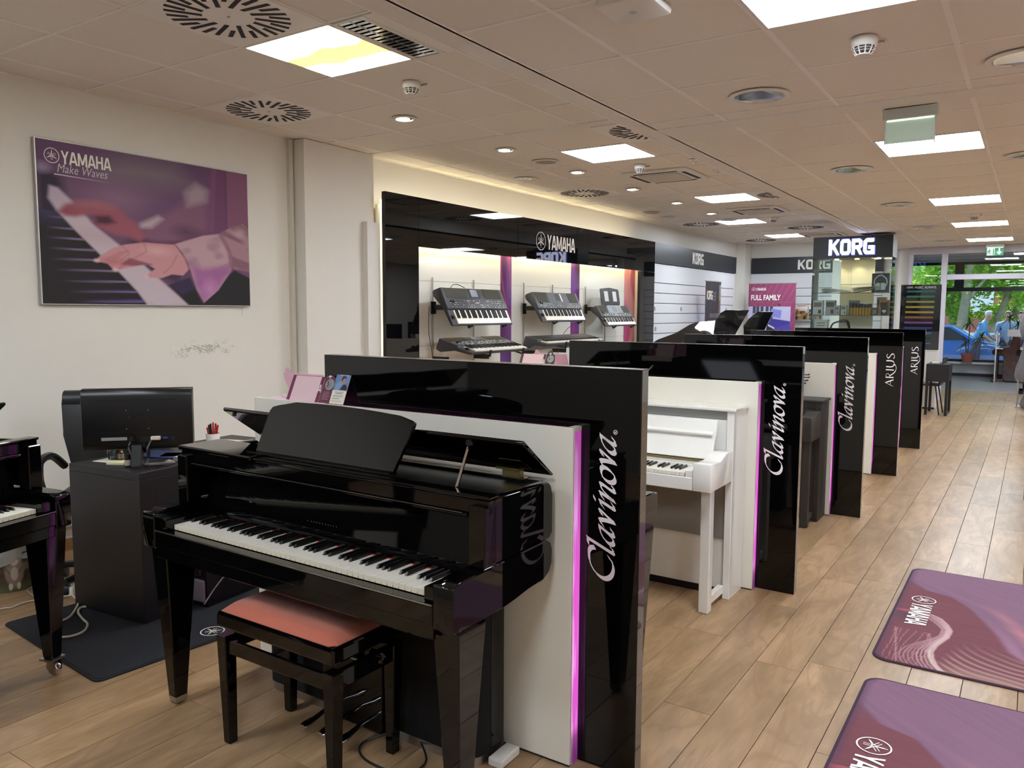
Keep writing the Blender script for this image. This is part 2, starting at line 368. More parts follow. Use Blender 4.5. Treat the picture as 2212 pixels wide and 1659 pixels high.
# wood floor ------------------------------------------------------
def wood_mat():
    m = bpy.data.materials.new('oak_laminate'); m.use_nodes=True; n=m.node_tree.nodes; l=m.node_tree.links; b=n['Principled BSDF']
    tc=n.new('ShaderNodeTexCoord'); oi=n.new('ShaderNodeObjectInfo'); gm=n.new('ShaderNodeNewGeometry')
    ad=n.new('ShaderNodeVectorMath'); ad.operation='MULTIPLY_ADD'; ad.inputs[1].default_value=(37,91,5)
    cb=n.new('ShaderNodeCombineXYZ'); rnd=n.new('ShaderNodeMath'); rnd.operation='ADD'
    l.new(oi.outputs['Random'],rnd.inputs[0]); l.new(gm.outputs['Random Per Island'],rnd.inputs[1])
    for i in range(3): l.new(rnd.outputs[0],cb.inputs[i])
    l.new(cb.outputs[0],ad.inputs[0]); l.new(tc.outputs['Object'],ad.inputs[2])
    def mp(sc):
        q=n.new('ShaderNodeMapping'); q.inputs['Scale'].default_value=sc; l.new(ad.outputs[0],q.inputs[0]); return q
    def nz(mapn,scale,det,dist=0):
        q=n.new('ShaderNodeTexNoise'); q.inputs['Scale'].default_value=scale; q.inputs['Detail'].default_value=det; q.inputs['Distortion'].default_value=dist; l.new(mapn.outputs[0],q.inputs['Vector']); return q
    big=nz(mp((2.2,.55,1)),3.2,3,1.2); fib=nz(mp((60,2.2,1)),3,5,.3); mid=nz(mp((9,1.1,1)),2.0,5,1.0); rg=nz(mp((3.2,.8,1)),1.6,2,1.6)
    ring=n.new('ShaderNodeMath'); ring.operation='MULTIPLY'; ring.inputs[1].default_value=26; l.new(rg.outputs['Fac'],ring.inputs[0])
    sn=n.new('ShaderNodeMath'); sn.operation='SINE'; l.new(ring.outputs[0],sn.inputs[0])
    r1=n.new('ShaderNodeValToRGB'); l.new(big.outputs['Fac'],r1.inputs[0])
    e=r1.color_ramp.elements; e[0].position=.28; e[0].color=(*s2l('#8c7050'),1); e[1].position=.72; e[1].color=(*s2l('#b39371'),1)
    x=e.new(.5); x.color=(*s2l('#a18261'),1)
    def mix(a,fac,col,f,mode='MIX'):
        q=n.new('ShaderNodeMixRGB'); q.blend_type=mode; l.new(a,q.inputs[1]); q.inputs[2].default_value=(*s2l(col),1)
        r=n.new('ShaderNodeMapRange'); r.inputs['From Min'].default_value=f[0]; r.inputs['From Max'].default_value=f[1]; r.inputs['To Max'].default_value=f[2]; l.new(fac,r.inputs['Value']); l.new(r.outputs[0],q.inputs[0]); return q.outputs[0]
    c=mix(r1.outputs[0],mid.outputs['Fac'],'#836a4c',(.5,.8,.55)); c=mix(c,sn.outputs[0],'#7f6445',(.35,1,.33)); c=mix(c,fib.outputs['Fac'],'#785e40',(.52,.8,.45))
    vo=n.new('ShaderNodeTexVoronoi'); vo.inputs['Scale'].default_value=1.0; q=mp((3.1,1.05,1)); l.new(q.outputs[0],vo.inputs['Vector'])
    c=mix(c,vo.outputs['Distance'],'#4f3824',(.085,.0,.75))
    hs=n.new('ShaderNodeHueSaturation'); vr=n.new('ShaderNodeMapRange'); vr.inputs['To Min'].default_value=.88; vr.inputs['To Max'].default_value=1.08; fr=n.new('ShaderNodeMath'); fr.operation='FRACT'
    l.new(rnd.outputs[0],fr.inputs[0]); l.new(fr.outputs[0],vr.inputs['Value']); l.new(vr.outputs[0],hs.inputs['Value']); l.new(c,hs.inputs['Color']); l.new(hs.outputs[0],b.inputs['Base Color'])
    b.inputs['Roughness'].default_value=.34; bp=n.new('ShaderNodeBump'); bp.inputs['Strength'].default_value=.12; bp.inputs['Distance'].default_value=.001; l.new(fib.outputs['Fac'],bp.inputs['Height']); l.new(bp.outputs[0],b.inputs['Normal'])
    return m
OAK = wood_mat(); OAKTRIM = pm('oak_trim','#8a6239',0.5,noise=.15,nscale=14)
floor = struct('floor', MB().box(XW,YS,-.12,XE,17.8,-.008), pm('screed','#4a3a2b',0.9))
PW, PL = .1915, 1.286
def in_view(x,y,z):
    d=Vector((x,y,z-HC)); c=(d.dot(_r2),d.dot(_u2),d.dot(_f))
    return c[2]>.2 and abs(c[0]/c[2]*FPX)<1106+120 and abs(c[1]/c[2]*FPX)<830+60, c[2]
cand=[]; i0=int((XW+.17)/PW)-2
for i in range(i0, int((XE+.17)/PW)+2):
    xa=-.17+i*PW; xb=xa+PW
    if xb<XW+.005 or xa>XE: continue
    off=(.775*(i%5)+.21*((i*7)%4))%PL; j=int((YS-off)/PL)-1
    while True:
        ya=off+j*PL; yb=ya+PL; j+=1
        if yb<YS: continue
        if ya>17.8: break
        a=(max(xa,XW)+.0012,max(ya,YS)+.0012,min(xb,XE)-.0012,min(yb,17.8)-.0012)
        if a[2]-a[0]<.01 or a[3]-a[1]<.01: continue
        vs=[in_view(x,y,0) for x in(a[0],a[2]) for y in(a[1],(a[1]+a[3])/2,a[3])]
        seen=any(v[0] for v in vs); dist=(sum(v[1] for v in vs)/len(vs)) if seen else 99
        # planks under the dark mat and behind the row of walls count later
        cand.append((dist+(3 if (a[2]<-2.8 and a[1]>2.4) or (-2.7<a[0]<-1.3 and a[1]>2.2) else 0),a))
cand.sort(key=lambda t:t[0]); pc={}
rest=MB()
for k,(d,a) in enumerate(cand):
    z0,z1=-.008,0.0
    if k<290 and d<90:
        w_,h_=round(a[2]-a[0],3),round(a[3]-a[1],3)
        if (w_,h_) not in pc:
            b=MB().box(-w_/2,-h_/2,z0,w_/2,h_/2,z1); o=obj('plank',b,OAK,floor,bevel=.0008); pc[(w_,h_)]=o.data
        else: o=bpy.data.objects.new('plank',pc[(w_,h_)]); C.objects.link(o); o.parent=floor
        o.location=((a[0]+a[2])/2,(a[1]+a[3])/2,0)
    else: rest.box(a[0],a[1],z0,a[2],a[3],z1)
stuff(obj('far_planks',rest,OAK,floor))
TILEF = pm('entrance_tile','#8e8b8c',0.3,noise=.06,nscale=6)
floor2 = struct('floor', MB().box(-3.2,17.8,-.12,4.2,23.0,0.0), TILEF)
struct('trim_1', MB().box(-1.25,15.30,0,3.4,15.34,.006), ALU); struct('trim_2', MB().box(-3.2,17.78,0,3.4,17.82,.004), ALU)
# walls ------------------------------------------------------------
struct('wall_left', MB().box(XW-.2,YS,0,XW,16.2,3.0), WALL)
pil=struct('wall_left_pilaster', MB().box(XW,4.36,0,-4.855,5.14,ZL), WALL)
struct('trim_3', MB().box(XW,4.31,0,-4.965,4.345,ZL), pm('wall_paint_2','#d4d0c6',.6))
struct('wall_right', MB().box(XE,YS,0,XE+.2,23.2,3.0), pm('wall_right_paint','#dedad4',0.8))
struct('wall_near', MB().box(XW-.2,YS-.2,0,XE+.2,YS,3.0), pm('wall_near_paint','#8d8984',0.8))
struct('wall_far', MB().box(XW,YN,0,-1.93,YN+.2,3.0), WALL)
struct('wall_far_column', MB().box(-5.0,15.55,0,-4.82,YN,ZL), WALL)
struct('wall_far_return', MB().box(-2.08,15.55,0,-1.9,YN,ZR+.01), WALL)
struct('baseboard_left', MB().box(XW,YS,0,XW+.014,4.31,.075), OAKTRIM)
struct('baseboard_far', MB().box(-4.82,YN-.014,0,-2.08,YN,.06), OAKTRIM)
duct=thing('cable_trunking','white cable trunking running low along the left wall behind the desk','trunking',(XW,2.2,.16))
pbox('trunk_body',.001,-3.5,0,.055,2.1,.105,WMET,duct,.004); pbox('trunk_cover',.055,-3.5,.012,.062,2.1,.085,WMET,duct,.002)
sk=thing('wall_socket','white double wall socket under the cable trunking beside the desk','socket',(XW,2.44,.09),0)
pbox('plate',0,-.045,-.01,.012,.045,.07,WMET,sk,.003)
for z in (.012,.045): obj('socket_well',MB().lathe([(.017,0),(.017,.004),(.012,.004)],(.012,0,z),14,'x'),GREY,sk)
# upper slabs ------------------------------------------------------
ceilL = struct('ceiling', MB().box(XW,YS,ZL+.02,-2.12,16.2,ZL+.2), pm('slab','#6f6a64',.9))
ceilR = struct('ceiling', MB().box(-2.10,YS,ZR+.02,XE,15.6,ZR+.2), MATS['slab'])
struct('ceiling_step', MB().box(-2.165,YS,ZR,-2.125,16.0,ZL+.02), BAND)
struct('trim_4', MB().box(-2.125,YS,ZR,-2.03,15.6,ZR+.012), BAND)
struct('trim_5', MB().box(-2.165,YS,ZR-.001,-2.15,16.0,ZR+.03), BAR)
# suspended tiles: grids measured off the ceiling joints
T=.6235; LBX=[-5.0,-4.70,-4.09,-3.465,-2.845,-2.165]
def rows(y0,y1,ph):   # joint positions between y0 and y1 with phase ph
    a=[y0]; k=math.ceil((y0-ph)/T+.05)
    while ph+k*T<y1-.04: a.append(ph+k*T); k+=1
    return a+[y1]
bandsL=[(5.10,5.215),(8.70,8.90),(12.55,12.7)]; bandsR=[(4.69,4.87),(10.42,10.6)]
def tile_field(par,xs,ylist,z,skip,name='ceiling_tile',barw=.022):
    cache={}; bars=MB(); cnt=0
    for ys in ylist:
        for i in range(len(xs)-1):
            for j in range(len(ys)-1):
                x0,x1,y0,y1=xs[i],xs[i+1],ys[j],ys[j+1]; cx,cy=(x0+x1)/2,(y0+y1)/2
                if any(abs(cx-a)<.31 and abs(cy-b)<.31 for a,b in skip): continue
                w_,h_=round(x1-x0-.012,3),round(y1-y0-.012,3)
                if w_<.02 or h_<.02: continue
                if (w_,h_) not in cache: o=obj(name,MB().box(-w_/2,-h_/2,0,w_/2,h_/2,.015),TILE,par); cache[(w_,h_)]=o.data
                else: o=bpy.data.objects.new(name,cache[(w_,h_)]); C.objects.link(o); o.parent=par
                o.location=(cx,cy,z+.004+.0006*((i*3+j*5)%3)); cnt+=1
        for x in xs: bars.box(x-barw/2,ys[0],z,x+barw/2,ys[-1],z+.012)
        for y in ys: bars.box(xs[0],y-barw*.35,z+.0005,xs[-1],y+barw*.35,z+.012)
    o=obj('ceiling_rails',bars,BAR,par); stuff(o); return cnt
LXW=[-3.13,2.41]
lightsL=[(-3.14,3.03),(-3.11,6.165),(-3.11,9.30),(-3.76,11.82),(-3.76,14.31)]
lightsR=[(-.653,6.08),(-.653,9.20),(-.653,11.70),(-.653,14.20),(-.653,2.97)]
diffL=[(-3.155,2.40),(-4.395,3.66),(-2.66,5.54),(-4.395,8.10),(-2.66,9.30),(-4.395,11.95),(-3.13,13.2),(-4.395,15.05)]
acL=[(-3.11,7.42),(-3.11,10.80),(-3.11,14.1)]
lv=(-2.53,3.03)
L1=rows(YS,5.10,2.09+T*0)  # first bay
ys1=[y for y in rows(YS,5.10,2.09)]; ys2=rows(5.215,8.70,5.24+T); ys3=rows(8.90,12.55,8.98+T); ys4=rows(12.7,15.95,12.76+T)
XS2=[-5.0,-4.66,-4.04,-3.425,-2.80,-2.165]
snapL=lambda a,xs,yss:[((min(((xs[i]+xs[i+1])/2 for i in range(len(xs)-1)),key=lambda c:abs(c-x))),(min(((ys[j]+ys[j+1])/2 for ys in yss for j in range(len(ys)-1)),key=lambda c:abs(c-y)))) for x,y in a]
b1=[p for p in lightsL+diffL+acL+[lv] if p[1]<5.15]; b2=[p for p in lightsL+diffL+acL if p[1]>5.15]
S1=snapL(b1,LBX,[ys1]); S2=snapL(b2,XS2,[ys2,ys3,ys4])
tile_field(ceilL,LBX,[ys1],ZL,S1); tile_field(ceilL,XS2,[ys2,ys3,ys4],ZL,S2)
for k,(a,b) in enumerate(bandsL): struct('trim_%d'%(6+k), MB().box(XW,a,ZL-.002,-2.165,b,ZL+.015), BAND)
XR_=[-2.03]+[-2.215+T*k for k in (1,2,3,4,5,6,7,8,9)]
XR_=[-2.03,-1.59,-.965,-.34,.285,.91,1.535,2.16,2.785,3.4]
r1_=rows(YS,4.69,3.905); r2_=rows(4.87,10.42,5.135); r3_=rows(10.6,15.6,10.755)
S3=snapL(lightsR,XR_,[r1_,r2_,r3_]); S3b=[(x,y) for x,y in S3]
LR_extra=[(1.8475,y) for _,y in S3b]+[(-.653,S3b[4][1]-5*T),(1.8475,S3b[4][1]-5*T)]
tile_field(ceilR,XR_,[r1_,r2_,r3_],ZR,S3b+LR_extra)
for k,(a,b) in enumerate(bandsR): struct('trim_%d'%(10+k), MB().box(-2.03,a,ZR-.002,XE,b,ZR+.015), BAND)

# ceiling fittings ---------------------------------------------------
def panel_mat(warm):
    nm='light_panel_warm' if warm else 'light_panel_white'
    if nm in MATS: return MATS[nm]
    m=emat(nm,(.965,1.0,1.04),LIGHT)
    if warm:
        n=m.node_tree.nodes; l=m.node_tree.links; b=n['Principled BSDF']; t=n.new('ShaderNodeTexCoord'); s=n.new('ShaderNodeSeparateXYZ'); nz=n.new('ShaderNodeTexNoise'); nz.inputs['Scale'].default_value=2.5
        ma=n.new('ShaderNodeMath'); ma.operation='MULTIPLY_ADD'; ma.inputs[1].default_value=.25; r=n.new('ShaderNodeValToRGB')
        l.new(t.outputs['Object'],s.inputs[0]); l.new(t.outputs['Object'],nz.inputs['Vector']); l.new(nz.outputs['Fac'],ma.inputs[0]); l.new(s.outputs['Y'],ma.inputs[2]); l.new(ma.outputs[0],r.inputs[0])
        e=r.color_ramp.elements; e[0].position=.0; e[0].color=(1,1,.92,1); e[1].position=.36; e[1].color=(1,1,.92,1)
        for p,c in((.03,(1,.95,.7,1)),(.09,(.042,.034,.013,1)),(.24,(.044,.036,.015,1)),(.31,(1,.95,.7,1))):
            x=e.new(p); x.color=c
        l.new(r.outputs[0],b.inputs['Emission Color'])
    return m
def light_panel(x,y,z,label,warm=False,grp='square light panels in the ceiling'):
    t=thing('ceiling_light_panel',label,'ceiling light',(x,y,z),0,grp)
    h=.311; fr=MB()
    for a in((-h,-h,h,-h+.014),(-h,h-.014,h,h),(-h,-h+.014,-h+.014,h-.014),(h-.014,-h+.014,h,h-.014)): fr.box(a[0],a[1],-.003,a[2],a[3],.02)
    obj('frame',fr,WMET,t); pbox('diffuser',-h+.013,-h+.013,.0,h-.013,h-.013,.012,panel_mat(warm),t)
nm=['warm-tinted glowing light panel beside the louvred lamp over the desk','glowing square light panel right of the nearest round speaker grille','glowing square light panel above the right end of the black display wall','glowing light panel over the far slat wall, nearer one','glowing light panel over the far slat wall, last before the far wall']
for k,(x,y) in enumerate(lightsL):
    sx,sy=snapL([(x,y)],LBX if y<5.15 else XS2,[ys1] if y<5.15 else [ys2,ys3,ys4])[0]; light_panel(sx,sy,ZL,nm[k],k==0)
nm=['glowing light panel behind the hanging glass sign over the aisle','second glowing light panel over the aisle','third glowing light panel over the aisle, past the smoke detector','fourth glowing light panel over the aisle, before the glass shopfront','nearest glowing light panel over the aisle, cut by the top of the picture']
for k,(x,y) in enumerate(S3b): light_panel(x,y,ZR,nm[k])
for x,y in LR_extra: light_panel(x,y,ZR,'glowing light panel in the ceiling outside the picture')
for x,y in ((-3.14,-.1),(-3.14,-1.5)): light_panel(*snapL([(x,y)],LBX,[ys1])[0],ZL,'glowing light panel in the ceiling outside the picture')
def diffuser(x,y,label):
    sx,sy=snapL([(x,y)],LBX if y<5.15 else XS2,[ys1] if y<5.15 else [ys2,ys3,ys4])[0]
    t=thing('swirl_air_vent',label,'air vent',(sx,sy,ZL),0,'square swirl vents in the ceiling')
    pbox('plate',-.308,-.308,-.004,.308,.308,.006,BAR,t,.002)
    ms=MB(); n=28
    for k in range(n):
        a=2*PI*k/n; r0,r1=(.115,.275) if k%2==0 else (.185,.275)
        c,s=math.cos(a),math.sin(a); wv=.0105
        # slots leave the radius slightly, as in the swirl pattern
        ox=.03; P=[(r0,-wv-ox*.5),(r1,-wv),(r1,wv),(r0,wv-ox*.5)]
        ms.prism([(p[0]*c-p[1]*s,p[0]*s+p[1]*c) for p in P],'z',-.0062,-.0035)
    obj('slots',ms,pm('vent_dark','#0c0b10',.7),t); obj('centre_screw',MB().lathe([(.007,-.008),(.007,-.004)],(0,0),10),ALU,t)
dl=['largest swirl vent, cut by the top of the picture left of the warm light panel','swirl vent against the left wall above the purple picture','swirl vent by the ceiling step next to a square light panel','swirl vent above the black display wall','swirl vent by the ceiling step beyond the first cassette','swirl vent over the far slat wall','swirl vent near the far cassette and the step','swirl vent in the far left corner of the ceiling']
for p,l in zip(diffL,dl): diffuser(*p,l)
def cassette(x,y,label):
    sx,sy=snapL([(x,y)],XS2,[ys2,ys3,ys4])[0]
    t=thing('ceiling_cassette',label,'air conditioner',(sx,sy,ZL),0,'air conditioning cassettes in the ceiling')
    pbox('body',-.33,-.33,-.022,.33,.33,.0,WMET,t,.008); pbox('intake_grille',-.2,-.2,-.034,.2,.2,-.022,pm('grille_beige','#c9c3b6',.6,bump=.4,bscale=900),t,.01)
    for a in((-.22,.245,.22,.285),(-.22,-.285,.22,-.245),(.245,-.22,.285,.22),(-.285,-.22,-.245,.22)): pbox('outlet_slot',a[0],a[1],-.0235,a[2],a[3],-.018,pm('slot_dark','#2b2622',.7),t)
for p,l in zip(acL,('nearest air conditioning cassette, past the second smoke detector','second air conditioning cassette beside the third light panel','farthest air conditioning cassette near the far wall')): cassette(*p,l)
def smoke(x,y,z,label,rz=0):
    t=thing('smoke_detector',label,'smoke detector',(x,y,z),rz,'smoke detectors')
    obj('base',MB().lathe([(.048,0),(.052,-.008),(.052,-.028),(.045,-.038)],(0,0),28),WMET,t,smooth=True)
    obj('chamber',MB().lathe([(.04,-.036),(.034,-.058),(.026,-.066),(0,-.067)],(0,0),24),pm('detector_dark','#3a3a3c',.5),t,smooth=True)
    g=MB()
    for k in range(10):
        a=2*PI*k/10; g.tube([(.046*math.cos(a),.046*math.sin(a),-.036),(.036*math.cos(a),.036*math.sin(a),-.058),(.028*math.cos(a),.028*math.sin(a),-.068)],.003,5)
    for r,zz in((.043,-.046),(.038,-.055)): g.lathe([(r,zz-.0015),(r+.003,zz),(r,zz+.0015),(r-.002,zz)],(0,0),24)
    g.lathe([(.026,-.070),(.029,-.066),(.026,-.064),(0,-.0695)],(0,0),20); obj('cage',g,WMET,t)
    obj('number_tag',MB().box(.02,.06,-.012,.075,.062,0),WMET,t); writing('tag_number',fit(text_mb('3576',1),.026,.068,-.011,-.003),face_y(0,.0595,0),PLAS,t)
smoke(-3.143,3.655,ZL,'white smoke detector on the tile right of the warm light panel'); smoke(-3.10,6.79,ZL,'white smoke detector beside the nearest air conditioning cassette'); smoke(-3.18,11.5,ZL,'smoke detector above the far slat wall by the second cassette')
smoke(-.652,3.60,ZR,'largest smoke detector, hanging over the aisle under the nearest light panel'); smoke(-.648,10.5,ZR,'small smoke detector over the aisle between two light panels')
def downlight(x,y,label,aim):
    t=thing('recessed_spotlight',label,'spotlight',(x,y,ZL),0,'small lit spotlights in a row')
    obj('ring',MB().lathe([(.062,-.001),(.088,-.001),(.09,-.006),(.062,-.008),(.060,-.002)],(0,0),32),WMET,t,smooth=True)
    obj('reflector',MB().lathe([(.060,-.003),(.05,.03),(.03,.05)],(0,0),24),CHROME,t,smooth=True)
    obj('lamp',MB().lathe([(0,-.014),(.03,-.012),(.046,-.004)],(-.012,0),24),emat('spot_lamp','#fff4e0',40),t)
sl=['nearest small lit spotlight, right of the wall swirl vent','second small lit spotlight of the row','third small lit spotlight, left of the first cassette','fourth small lit spotlight of the row','fifth small lit spotlight of the row','sixth small lit spotlight, farthest of the row']
for k,(y,l) in enumerate(zip((4.30,5.565,6.81,8.06,9.34,10.58),sl)):
    downlight(-3.76,y,l,0); ld=bpy.data.lights.new('spot','SPOT'); lo=bpy.data.objects.new('spot_beam',ld); C.objects.link(lo); lo.location=(-3.76,y,ZL-.03); ld.energy=22; ld.spot_size=1.5; ld.spot_blend=.8; ld.shadow_soft_size=.04; ld.color=(1,.95,.86); lo.rotation_euler=(0,math.radians(-24),0)
def ceiling_ring(x,y,label,kind):
    t=thing('ceiling_speaker',label,'speaker',(x,y,ZL),0,'round speakers in the ceiling')
    obj('rim',MB().lathe([(.095,-.001),(.12,-.001),(.122,-.007),(.1,-.009),(.095,-.003)],(0,0),36),WMET,t,smooth=True)
    if kind: obj('grille',MB().lathe([(0,-.003),(.095,-.004)],(0,0),24),pm('speaker_grey','#a39e97',.8,bump=.5,bscale=1500),t)
    else:
        obj('dark_back',MB().lathe([(0,.004),(.095,.004)],(0,0),24),pm('vent_dark','#0c0b10',.7),t); g=MB()
        for k in range(5):
            a=2*PI*k/5; g.taper((.05*math.cos(a),.05*math.sin(a),-.004),(.018,.018),(.05*math.cos(a),.05*math.sin(a),0),(.022,.022))
        g.lathe([(0,-.006),(.02,-.004),(.02,0)],(0,0),16); obj('blades',g,CHROME,t)
ceiling_ring(-3.75,6.19,'flat round white ceiling speaker left of the second light panel',1); ceiling_ring(-4.41,10.07,'flat round ceiling speaker above the right end of the display wall',1)
ceiling_ring(-4.39,6.87,'round ceiling outlet with open blades above the display wall',0); ceiling_ring(-4.41,10.7,'small round ceiling outlet above the slat wall',0); ceiling_ring(-3.81,11.45,'small round ceiling outlet beside the far light panel',0)
for y,l in((6.82,'small round sprinkler rosette by the ceiling step, nearer one'),(7.43,'small round sprinkler rosette by the ceiling step, farther one')):
    t=thing('ceiling_sprinkler',l,'sprinkler',(-2.59,y,ZL),0,'sprinkler rosettes')
    obj('rosette',MB().lathe([(.02,-.001),(.05,-.001),(.048,-.008),(.02,-.012)],(0,0),20),WMET,t,smooth=True); obj('head',MB().lathe([(.02,-.004),(.012,-.02),(.018,-.024),(0,-.026)],(0,0),12),CHROME,t)
def facet_light(x,y,label):
    t=thing('mirror_downlight',label,'downlight',(x,y,ZR),0,'unlit round downlights with mirror reflectors')
    obj('ring',MB().lathe([(.125,-.001),(.155,-.001),(.157,-.007),(.13,-.009),(.122,.0)],(0,0),40),WMET,t,smooth=True)
    m=MB(); n=22; rr=[(.124,-.002),(.112,.012),(.094,.022),(.07,.03),(.04,.036),(0,.038)]
    m.lathe(rr,(0,0),n); m.v=[(v[0]+R.uniform(-.004,.004),v[1]+R.uniform(-.004,.004),v[2]+R.uniform(-.004,.003)) for v in m.v]
    obj('reflector',m,CHROME,t)
    obj('lamp_tube',MB().box(-.06,-.012,.008,.06,.012,.026),pm('lamp_white','#d9dbe0',.4),t,.008)
fl=['mirror downlight in the near aisle ceiling left of the big smoke detector','mirror downlight at the right edge of the picture','mirror downlight left of the panel behind the hanging sign','mirror downlight above the glass showcase, third away','mirror downlight over the showcase right edge, fourth away','mirror downlight farthest away before the glass shopfront','mirror downlight at the right edge beyond the ceiling beam']
for p,l in zip(((-1.27,4.245),(-.12+.02,4.246),(-1.276,6.77),(-1.27,9.19),(-1.27,11.79),(-1.27,14.2),(-.10,6.81)),fl): facet_light(*p,l)
t=thing('louvre_lamp','unlit narrow ceiling lamp with twin rows of mirror louvres','ceiling light',(-2.735,3.035,ZL))
for a in((-.1,-.305,-.085,.305),(.07,-.305,.10,.305)): pbox('frame',a[0],a[1],-.004,a[2],a[3],.012,WMET,t)
pbox('end_plate',.10,-.305,-.002,.40,.305,.012,BAR,t); pbox('frame_end',-.085,-.305,-.004,.07,-.29,.012,WMET,t); pbox('frame_end',-.085,.29,-.004,.07,.305,.012,WMET,t)
pbox('tray',-.085,-.29,.02,.07,.29,.03,PLAS,t)
for c in(-.045,.033):
    pbox('side_mirror',c-.037,-.29,-.002,c-.033,.29,.02,CHROME,t); pbox('side_mirror',c+.033,-.29,-.002,c+.037,.29,.02,CHROME,t)
    for k in range(15):
        y=-.29+.58*(k+.5)/15; b=MB(); b.taper((c,y,.018),(.034,.002),(c,y,-.001),(.034,.011)); o=obj('louvre_blade',b,CHROME,t)
t=thing('wireless_access_point','rounded white wireless access point hanging at the top of the picture','access point',(-1.29,2.74,ZR))
o=obj('case',MB().box(-.11,-.11,-.035,.11,.11,0),WMET,t,.03,smooth=True); obj('emblem_dot',MB().lathe([(.014,-.037),(.014,-.034)],(-.0,-.0),16),ALU,t)
# hanging glass sign and the exit sign
def sign_box(name,label,x,y,w,green):
    t=thing(name,label,'sign',(x,y,ZR),0)
    pbox('housing',-w/2-.01,-.03,-.06,w/2+.01,.03,0,pm('sign_housing','#c9d0cd',.4),t,.004)
    pbox('lamp_strip',-w/2+.01,-.006,-.064,w/2-.01,.006,-.06,emat('strip_lamp','#f2ffe0',6),t)
    if not green:
        pbox('glass_plate',-w/2,-.004,-.185,w/2,.004,-.064,pm('frosted_green_glass','#b8cfc2',.3,emit='#dff5dc',es=.12),t,.001)
        for s in(-1,1): pbox('edge_wire',s*w/2-.002,-.006,-.2,s*w/2+.002,.006,-.062,ALU,t)
    else:
        pbox('sign_plate',-w/2,-.004,-.19,w/2,.004,-.066,pm('exit_green','#0f6a42',.4,emit='#118a55',es=.4),t)
        pbox('white_field',-w/2+.012,-.0065,-.185,-.005,-.0045,-.072,pm('exit_white','#d8e8dc',.4,emit='#e8fff0',es=.4),t)
        man=MB()
        for P,wd in(([(-.075,-.105),(-.082,-.13)],.02),([(-.082,-.13),(-.062,-.15),(-.07,-.175)],.012),([(-.084,-.13),(-.092,-.15),(-.108,-.155)],.012),([(-.076,-.108),(-.1,-.112),(-.104,-.128)],.008),([(-.076,-.108),(-.056,-.122),(-.046,-.116)],.008)): stroke(man,P,wd,smooth=False)
        stroke(man,[(-.072,-.088),(-.068,-.088)],.018,smooth=False)
        man.add([(-.028,-.182,0),(-.012,-.182,0),(-.012,-.08,0),(-.028,-.085,0)],[(0,1,2,3)]); writing('running_figure',man,face_y(0,-.008,0),MATS['exit_green'],t)
        ar=MB(); stroke(ar,[(.06,-.08),(.06,-.14)],.022,smooth=False); ar.add([(.02,-.13,0),(.1,-.13,0),(.06,-.178,0)],[(0,1,2)]); writing('arrow',ar,face_y(0,-.006,0),MATS['exit_white'],t)
sign_box('hanging_glass_sign','pale green glass sign hanging under a white box over the aisle, blank side facing',-.638,4.93,.25,False)
sign_box('exit_sign','green emergency exit sign with running figure and arrow before the glass shopfront',-.615,15.1,.24,True)

# glass shopfront with doorway and the entrance room beyond ------------------
FR=pm('shopfront_frame','#c4c1cb',.4)
wf=struct('window_1', MB().box(-1.9,15.42,2.52,XE,15.49,ZR+.0), FR)
for n_,a in(('post',(-1.9,15.42,0,-1.84,15.49,2.52)),('post',(-1.40,15.42,0,-1.31,15.49,2.52)),('transom_rail',(-1.31,15.42,2.08,XE,15.49,2.17)),('post',(.55,15.42,0,.62,15.49,2.08)),('bottom_rail',(-1.84,15.42,0,-1.40,15.49,.1))): pbox(n_,*a,FR,wf,.004)
pbox('pane',-1.84,15.45,.1,-1.40,15.456,2.52,GLASSW,wf); pbox('pane',-1.31,15.45,2.17,XE,15.456,2.52,GLASSW,wf); pbox('pane',.62,15.45,.0,XE,15.456,2.08,GLASSW,wf)
struct('wall_far_entrance', MB().box(-3.2,15.6,0,-3.0,23,3.0), WALL)
struct('ceiling', MB().box(-3.2,15.5,2.74,XE,22.4,2.9), pm('entrance_ceiling','#a9abb0',.8))
for k in range(5): struct('trim_%d'%(20+k), MB().box(-3.2,16.7+k*1.25,2.735,XE,16.72+k*1.25,2.742), BAR)
light_panel(-.3,17.0,2.737,'light panel inside the entrance room seen through the upper glass, nearer one'); light_panel(-.15,19.4,2.737,'light panel inside the entrance room seen through the upper glass, farther one')
DF=pm('dark_window_frame','#161b26',.35)
w2=struct('window_2', MB().box(-3.2,22.0,2.68,XE,22.1,3.0), DF)
for a in((-3.2,22.0,2.04,XE,22.1,2.13),(-3.2,22.0,.33,XE,22.1,.40),(-1.70,22.0,2.13,-1.50,22.1,2.68),(1.3,22,.4,1.4,22.1,2.04),(-3.2,22,.4,-3.1,22.1,2.68)): pbox('frame_bar',*a,DF,w2,.004)
for a in((-3.1,22.04,2.13,-1.7,22.046,2.68),(-1.5,22.04,2.13,XE,22.046,2.68),(-3.1,22.04,.4,1.3,22.046,2.04),(1.4,22.04,.4,XE,22.046,2.04)): pbox('pane',*a,GLASSW,w2)
struct('wall_far_window', MB().box(-3.2,21.95,0,XE,22.1,.30), pm('sill_wall','#c4c6ca',.6)); struct('window_2_sill', MB().box(-3.2,21.80,.30,XE,22.1,.34), WMET); struct('baseboard_window', MB().box(-3.2,21.92,0,XE,21.95,.07), pm('base_dark','#2c2c30',.6))
